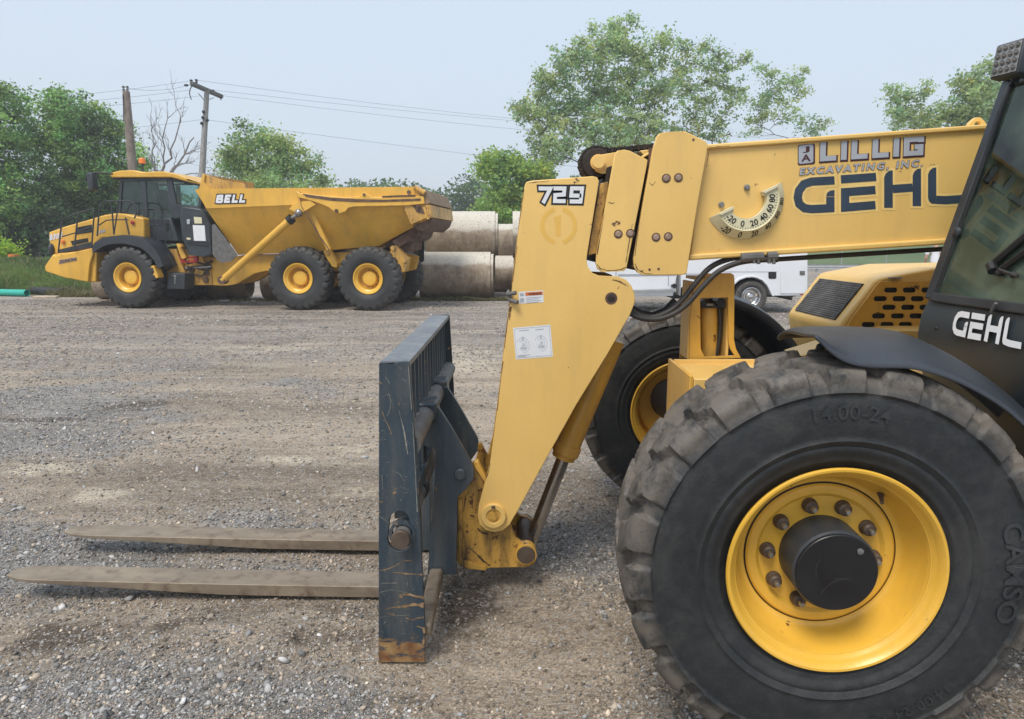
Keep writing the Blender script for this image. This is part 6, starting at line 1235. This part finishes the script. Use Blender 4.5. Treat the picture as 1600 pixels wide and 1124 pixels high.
tree('slender airy cottonwood right of the tallest tree, behind the boom collar', 1090, 39, [(1082,80,30,28),(1110,95,28,26),(1070,125,34,34),(1125,130,34,34),(1145,100,18,18),(1095,170,32,30),(1070,205,30,28),(1140,165,20,22),(1120,205,30,22),(1165,88,9,14),(1160,150,14,16)], GS, .5, .08, .16, csig=.2, var=.22)
tree('thin open cottonwood with bare gaps standing over the boom', 1200, 39, [(1197,105,14,18),(1205,140,22,22),(1190,165,24,24),(1235,130,20,18),(1253,118,12,10),(1215,180,28,18),(1178,195,20,16),(1245,150,14,14),(1255,190,18,12),(1290,190,12,14),(1275,205,18,8)], GS, .5, .07, .12, csig=.2, var=.16)
tree('airy tree above the GEHL end of the boom, left of the cab' if 0 else 'small airy tree over the right end of the boom, well left of the cab', 1500, 37, [(1405,145,20,16),(1420,165,30,22),(1445,140,14,12),(1450,180,20,18),(1395,180,14,12),(1425,190,35,14)], GS, .7, .08, .18, csig=.22, var=.2)
tree('fuller green tree touching the front edge of the telehandler cab', 1530, 36, [(1525,125,20,18),(1515,155,32,26),(1550,150,24,30),(1490,175,24,18),(1530,185,45,18),(1545,105,12,10),(1500,130,10,14),(1580,170,30,40),(1465,190,18,10)], GS, .95, .085, .2, csig=.24, var=.2)
# bare dead tree
dt = thing('dead_tree', 'leafless dead tree between the two utility poles behind the dump truck cab', 'dead tree', (at(250, 380, 35).x, 35, 0))
dm = MB(); O = np.array(dt.location)
def limb(p, q, r, depth):
    p, q = np.array(p, float), np.array(q, float); n = 7; t = np.linspace(0, 1, n)[:, None]; L = p + (q - p) * t; ln = np.linalg.norm(q - p); L[1:-1] += rng.normal(0, ln * .03, (n - 2, 3)) + np.array([0, 0, -ln * .05]) * (4 * t[1:-1] * (1 - t[1:-1]))
    dm.tube(L, list(np.linspace(r, max(.006, r * .35), n)), 6, caps=False)
    if depth:
        for k in range(rng.integers(4, 7)):
            i0 = rng.integers(2, 7); d = (q - p) / ln; sd_ = rng.normal(size=3); sd_ -= d * sd_.dot(d); sd_ /= np.linalg.norm(sd_); dr_ = d * .8 + sd_ * (.45 + .35 * rng.random()) + [0, 0, .25]; dr_ /= np.linalg.norm(dr_)
            limb(L[i0], L[i0] + dr_ * ln * (.26 + .26 * rng.random()), r * .38, depth - 1)
pw = lambda u, v, dy=0: np.array(at(u, v, 35 + dy)) - O
b0 = pw(245, 320); limb((0, 0, 0), b0, .2, 0)
for (u0, v0), (u1, v1), r_ in (((246,290),(236,205),.07), ((250,275),(262,185),.07), ((252,270),(282,180),.08), ((255,285),(303,215),.10), ((248,280),(240,225),.05), ((265,275),(330,262),.05), ((270,270),(298,240),.04), ((275,290),(350,268),.05)):
    limb(b0, pw(u0, v0), r_, 0); limb(pw(u0, v0), pw(u1, v1, rng.normal() * .6), r_ * .7, 2)
dm.build('trunk', M['dead'], dt, off=(0, 0, 0), angle=60)
# lime shrub, far wood
tree('bright lime green shrub on the grass bank at the left edge', 14, 27, [(14,395,26,22),(-10,410,28,26),(34,415,14,22),(10,428,30,18)], (.36, .54, .06), 1.8, .05, .06, name='shrub', group=None, csig=.2, cat='shrub', var=.15)
def wood(x0, x1, Y, ztop, n, col, seed, label):
    g = np.random.default_rng(seed); cx = g.uniform(x0, x1, n * 40); cl = g.uniform(x0, x1, n); hz = ztop * (.78 + .28 * g.random(n)); idx = np.repeat(np.arange(n), 40 * 26)
    cx = cl[idx] + g.normal(0, 1.5, len(idx)); cz = g.random(len(idx)) ** .8 * hz[idx] * np.sqrt(np.clip(1 - ((cx - cl[idx]) / 4.5) ** 2, .05, 1)); cy = Y + g.normal(0, 1.5, len(idx)) + (idx % 7)
    C = np.stack([cx, cy, cz], -1); tone = (1 + .25 * g.normal(size=n))[idx][:, None] * (1 + .2 * g.normal(size=(len(idx), 1)))
    o = leafmesh('far_wood', C, .20, np.clip(np.array(col) * np.clip(tone, .4, 1.8), .004, .5), None); return tag(o, label, kind='stuff')
wood(-21, 4, 72, 8.0, 30, (.13, .21, .085), 5, 'far wood on the skyline beyond the concrete pipes')
wood(4, 75, 74, 8.5, 60, (.13, .21, .08), 6, 'far wood behind the grassy slope')
wood(-75, -30, 60, 8.0, 44, (.12, .20, .07), 8, 'far wood behind the trees on the left')
# grassy slope beyond the fence, weedy bank on the left
def patch(name, X0, X1, Y0, Y1, n, m, fz, mat, label, kind='structure'):
    xs_ = np.linspace(X0, X1, n); ys_ = np.linspace(Y0, Y1, m); A_, B_ = np.meshgrid(xs_, ys_, indexing='ij'); V = np.stack([A_, B_, fz(A_, B_)], -1).reshape(-1, 3); i, j = np.meshgrid(np.arange(n - 1), np.arange(m - 1), indexing='ij')
    F = np.stack([i * m + j, (i + 1) * m + j, (i + 1) * m + j + 1, i * m + j + 1], -1).reshape(-1, 4); return tag(npmesh(name, V, F, mat, smooth=True), label, kind=kind)
patch('grass_slope', 2, 90, 42, 70, 90, 40, lambda a, b: np.clip((b - 43.5) / 16, -.02, 1) * 3.6 * np.clip((a - 3) / 5, 0, 1) + .2 * vnoise(a, b, .3, 44) - .08, M['hill'], 'mown grass slope')
def bank(a, b):
    ed = np.clip((-12.9 - a) / 2.2, 0, 1); ed = ed * ed * (3 - 2 * ed); return .88 * np.sin(np.clip((b - 21.9) / 6.5, 0, 1) * math.pi) ** .6 * ed + .16 * vnoise(a, b, 1.6, 71) * ed - .03
patch('grass_bank', -60, -12.2, 21.7, 32, 160, 50, bank, M['soil'], 'weedy earth bank')
def blades(name, n, fx_, fy_, fz, hmin, hmax, cols, label):
    x = fx_(n); y = fy_(n); z = fz(x, y); keep = z > -.02; x, y, z = x[keep], y[keep], z[keep]; n = len(x); cl = vnoise(x, y, 1.3, 5) + .5 + .6 * vnoise(x, y, 4, 6); h = (hmin + (hmax - hmin) * rng.random(n) ** 1.5) * (.6 + .8 * cl); a = rng.random(n) * 6.283; w_ = .010 + .014 * rng.random(n)
    B = np.stack([x, y, z], -1); d = np.stack([np.cos(a), np.sin(a), 0 * a], -1) * w_[:, None]; lean = rng.normal(0, .3, (n, 2)) * h[:, None]; T = B + np.concatenate([lean, h[:, None]], 1)
    Mm = B * .5 + T * .5; Mm[:, 2] += .06 * h; V = np.stack([B - d, B + d, Mm + d * .9, T, Mm - d * .9], 1).reshape(-1, 3); F = np.arange(5 * n).reshape(-1, 5)
    k = rng.random(n)[:, None]; t_ = (vnoise(x, y, 1.1, 7) + .5)[:, None]; c = np.array(cols[0]) * (1 - t_) + np.array(cols[1]) * t_; c = np.where(k < .12, np.array(cols[2]), c) * (.7 + .6 * rng.random((n, 1)))
    return tag(npmesh(name, V, F, M['leaf'], col=np.repeat(c, 5, 0)), label, kind='stuff')
blades('weeds', 90000, lambda n: -12.6 - 13 * rng.random(n) ** 1.1, lambda n: 21.9 + 5.0 * rng.random(n) ** 1.3, bank, .06, .24, ((.22, .31, .09), (.10, .15, .05), (.34, .28, .16)), 'tall weeds and grass on the bank')
blades('dry_grass', 14000, lambda n: rng.uniform(-14.2, -11.6, n), lambda n: rng.uniform(21.0, 22.6, n), lambda a, b: 0 * a, .05, .24, ((.26, .23, .12), (.14, .15, .06), (.34, .29, .18)), 'dry grass at the foot of the bank')
blades('pipe_edge_grass', 9000, lambda n: np.where(rng.random(n) < .75, rng.uniform(-2.9, 1.6, n), rng.uniform(-11, -3, n)), lambda n: 19.72 + .10 * rng.normal(size=n) ** 2, lambda a, b: 0 * a, .02, .11, ((.24, .22, .11), (.14, .16, .06), (.34, .30, .2)), 'short dry grass along the foot of the pipes')

# ================================================================ SMALL THINGS ON THE LEFT
def lying_pipe(name, u0, v0, u1, v1, Y, r, mat, label, ribs=False, hollow=True):
    a, b = G(u0, v0), G(u1, v1); a = Vector((a[0], a[1], r)); b = Vector((b[0], b[1], r)); L_ = (b - a).length; prof = [(r * .88, 0), (r, 0)]
    if ribs: n = int(L_ / .09); prof += [(r * (1 - .10 * (k % 2)), (k + .5) * L_ / n) for k in range(n)]
    prof += [(r, L_), (r * .88, L_)]
    o = MB().lathe(prof, n=24, axis='x', close=True).build(name, mat, angle=30); o.location = a; o.rotation_euler = (0, 0, math.atan2((b - a).y, (b - a).x)); return tag(o, label, 'pipe')
lying_pipe('plastic_pipe', -120, 459.5, 43, 463.5, 21, .105, M['green_pipe'], 'turquoise green plastic pipe lying at the foot of the weedy bank')
lying_pipe('plastic_pipe', -100, 455.5, 47, 459.5, 21, .095, M['blackpipe'], 'black plastic pipe lying just behind the turquoise pipe')
lying_pipe('corrugated_pipe', 49, 460.5, 101, 463.5, 21, .13, M['blackpipe'], 'short black corrugated pipe right of the turquoise pipe end', True)
a, b = G(62, 465), G(99, 464); wb_ = MB().box(-.72, 0, -.09, .09, 0, .05).build('plank', M['wood'], bevel=.005); wb_.location = (G(98, 465)[0], G(80, 466)[1], .005); wb_.rotation_euler = (R(12), 0, R(-3)); tag(wb_, 'weathered pale plank lying in front of the black corrugated pipe', 'plank')
q = at(23, 411, 26); dr = thing('drum', 'grey traffic drum with orange top and base standing on the weedy bank', 'drum', (q.x, 26, q.z - .14))
for z0_, z1_, r_, mt in ((0, .06, .20, 'amber'), (.0605, .36, .14, 'galv'), (.3605, .46, .19, 'amber')): MB().lathe([(.0005, z0_), (r_, z0_), (r_ * .95, z1_), (.0005, z1_)], n=18, axis='z').build('drum_band', M[mt], dr, angle=30, off=(0, 0, 0))
q = at(36, 412, 26); tag(MB().lathe([(.0005, -.2), (.09, -.2), (.085, .14), (.07, .19), (.0005, .20)], n=16, axis='z').build('post', M['black'], loc=(q.x, 26, q.z)), 'stubby black post right of the orange and grey drum', 'post')
tag(MB().tube([at(52, 416.5, 26), at(72, 425.5, 25.4)], .022, 8).build('survey_stake', M['cream']), 'pale stake leaning on the bank toward the dump truck nose', 'stake')
tag(MB().tube([at(25, 417.5, 25.6), at(38, 421.5, 25.4)], .022, 8).build('survey_stake', M['cream']), 'short pale stake lying below the orange and grey drum', 'stake')
q = at(46, 417, 26); tag(MB().ball((0, 0, 0), .30, 14, (1.1, .8, .42)).build('clay_pile', M['rust'], loc=(q.x, 26, q.z - .05)), 'small reddish clay heap beside the black post', 'heap')
g_ = G(166, 472); x, y_ = G(356, 473)[0], 18.9
def rag(x, y, s, label):
    n = 12; V = []; F = []
    for i in range(n):
        for j in range(n): V.append((s * (i / (n - 1) - .5) * 1.6, s * (j / (n - 1) - .5), .01 + .05 * abs(math.sin(i * .9 + j * .6)) + .02 * random.random()))
    for i in range(n - 1):
        for j in range(n - 1): F.append([i*n + j, (i+1)*n + j, (i+1)*n + j + 1, i*n + j + 1])
    o = MB().add(V, F).build('litter', M['shirt'], angle=60); o.location = (x, y, .004); tag(o, label, 'litter')
rag(G(356, 472)[0], 19.1, .17, 'crumpled white litter on the gravel under the dump truck'); rag(G(401, 472)[0], 19.1, .07, 'tiny white scrap on the gravel near the middle wheel of the dump truck')

# ================================================================ FENCE, GUARDRAIL, PERSON
fn = thing('chain_link_fence', 'grey chain link fence with steel posts in front of the grassy slope', 'fence', (13, 41, 0))
for k in range(-6, 16): x = at(1315.6, 400, 41).x + 2.62 * k; MB().tube([(x - 13, 0, 0), (x - 13, 0, 2.3)], .03, 8).ball((x - 13, 0, 2.32), .045, 8).build('post', M['galv'], fn, off=(0, 0, 0))
x0_, x1_ = at(1315.6, 400, 41).x - 2.62 * 6 - 13, at(1315.6, 400, 41).x + 2.62 * 15 - 13
MB().tube([(x0_, 0, 2.25), (x1_, 0, 2.25)], .02, 6).build('top_rail', M['galv'], fn, off=(0, 0, 0)); wm = MB(); s = .17
for k in range(int((x1_ - x0_) / s) + 12):
    for sg in (1, -1):
        xa = x0_ + k * s; xb = xa + sg * 2.2
        za, zb2 = .05, 2.25
        if xb < x0_ or xb > x1_: continue
        d = .0032; wm.add([(xa - d, .02 * sg, za), (xa + d, .02 * sg, za), (xb + d, .02 * sg, zb2), (xb - d, .02 * sg, zb2)], [[0, 1, 2, 3]])
wm.build('wire_mesh', M['galv'], fn, off=(0, 0, 0))
grl = thing('guardrail', 'low galvanised guardrail running in front of the chain link fence', 'guardrail', (13, 38.5, 0))
MB().prismx([(0, .18), (.03, .22), (.0, .27), (.0, .31), (.03, .36), (0, .42), (-.012, .42), (.018, .36), (-.012, .31), (-.012, .27), (.018, .22), (-.012, .18)], -8, 26).build('rail', M['galv'], grl, off=(0, 0, 0))
for k in range(18): MB().box(-7.5 + 1.9 * k - .05, -7.5 + 1.9 * k + .05, .035, .15, 0, .40).build('rail_post', M['galv'], grl, off=(0, 0, 0))
def skin_fig(name, joints, edges, mat, parent, sub=2):
    me = bpy.data.meshes.new(name); me.from_pydata([j[:3] for j in joints], edges, []); me.update(); o = bpy.data.objects.new(name, me); COL.objects.link(o); o.parent = parent; me.materials.append(mat)
    sk_ = o.modifiers.new('skin', 'SKIN'); bpy.context.view_layer.update()
    for i, j in enumerate(joints): me.skin_vertices[0].data[i].radius = (j[3], j[4] if len(j) > 4 else j[3])
    me.skin_vertices[0].data[0].use_root = True; sk_.use_smooth_shade = True; s_ = o.modifiers.new('sub', 'SUBSURF'); s_.levels = s_.render_levels = sub; return o
PY = 21.5; pX = at(1459, 400, PY).x
pr = thing('person', 'person in a white t-shirt beyond the engine hood, mostly hidden by the cab', 'person', (pX + .05, PY, 0), R(150))
J = [(0,0,.95,.13,.10),(0,0,1.10,.125,.09),(0,0,1.28,.145,.10),(0,0,1.42,.12,.085),(0,-.01,1.50,.055),(0,-.02,1.58,.055),(0,-.03,1.66,.075,.09),(0,-.02,1.74,.07,.085),
     (.10,0,.88,.09),(.11,-.02,.50,.065),(.11,.02,.10,.045),(.12,-.12,.04,.04,.03),(-.10,0,.88,.09),(-.11,-.02,.50,.065),(-.11,.02,.10,.045),(-.12,-.12,.04,.04,.03),
     (.19,0,1.41,.055),(.25,.02,1.16,.042),(.24,-.10,.93,.030),(.24,-.14,.87,.030,.02),(-.19,0,1.41,.055),(-.25,.02,1.16,.042),(-.20,-.14,.98,.030),(-.18,-.19,.94,.030,.02)]
E_ = [(0,1),(1,2),(2,3),(3,4),(4,5),(5,6),(6,7),(0,8),(8,9),(9,10),(10,11),(0,12),(12,13),(13,14),(14,15),(3,16),(16,17),(17,18),(18,19),(3,20),(20,21),(21,22),(22,23)]
for sx_, (hx, hy, hz) in ((1, (.24, -.14, .87)), (-1, (-.18, -.19, .94))):
    for f_, (dx, dy, L_) in enumerate(((.025, -.01, .075), (.010, -.02, .085), (-.006, -.02, .08), (-.020, -.015, .065), (-.03, .02, .05))):
        k = len(J); J += [(hx + dx * .8, hy - .03, hz - .03, .010), (hx + dx, hy - .045 + dy, hz - .03 - L_ * .5, .009), (hx + dx * .9, hy - .04 + dy * 1.4, hz - .03 - L_, .007)]; E_ += [(19 if sx_ > 0 else 23, k), (k, k + 1), (k + 1, k + 2)]
bd = skin_fig('body', J, E_, M['skin'], pr)
skin_fig('t_shirt', [(0,0,.93,.155,.125),(0,0,1.12,.145,.11),(0,0,1.30,.16,.115),(0,0,1.43,.13,.095),(.19,0,1.415,.072),(.235,.01,1.24,.068),(-.19,0,1.415,.072),(-.235,.01,1.24,.068)], [(0,1),(1,2),(2,3),(3,4),(4,5),(3,6),(6,7)], M['shirt'], pr)
skin_fig('trousers', [(0,0,.93,.14,.115),(.10,0,.86,.10),(.11,-.02,.50,.08),(.11,.02,.12,.07),(-.10,0,.86,.10),(-.11,-.02,.50,.08),(-.11,.02,.12,.07)], [(0,1),(1,2),(2,3),(0,4),(4,5),(5,6)], M['jeans'], pr)
MB().ball((0, .0, 1.735), .105, 16, (.86, 1.0, .85)).build('hair', M['hair'], pr, off=(0, 0, 0)); MB().ball((0, -.118, 1.655), .016, 8, (.7, 1, 1.3)).ball((.04, -.05, 1.0), .001, 4).build('nose', M['skin'], pr, off=(0, 0, 0))
MB().ball((.032, -.108, 1.685), .011, 8).ball((-.032, -.108, 1.685), .011, 8).build('eyes', M['hair'], pr, off=(0, 0, 0)); MB().ball((0, -.108, 1.615), .022, 8, (1, .3, .25)).build('mouth', M['maroon'], pr, off=(0, 0, 0))
for s in (-1, 1): MB().ball((.082 * s, -.02, 1.665), .022, 8, (.35, .8, 1.2)).build('ear', M['skin'], pr, off=(0, 0, 0)); MB().box(.12 * s - .045, .12 * s + .045, -.18, .09, 0, .09).build('shoe', M['black'], pr, off=(0, 0, 0), bevel=.03, seg=3)

# ================================================================ HAZE
hz = MB().box(-340, 340, -60, 360, -1.5, 17).build('haze', M['white'], off=(0, 0, 0)); tag(hz, 'thin summer haze', kind='stuff')
hm = bpy.data.materials.new('haze'); hm.use_nodes = True; hn = hm.node_tree; hn.nodes.clear(); hv_ = hn.nodes.new('ShaderNodeVolumePrincipled'); hv_.inputs['Color'].default_value = (.97, .985, 1, 1); hv_.inputs['Density'].default_value = .0022; hv_.inputs['Anisotropy'].default_value = .2
ho = hn.nodes.new('ShaderNodeOutputMaterial'); hn.links.new(hv_.outputs[0], ho.inputs['Volume']); hz.data.materials.clear(); hz.data.materials.append(hm);

# keep to thing > part > sub-part
def depth_(o): return 1 + (depth_(o.parent) if o.parent else 0)
for o in list(COL.objects):
    while depth_(o) > 3: o.parent = o.parent.parent
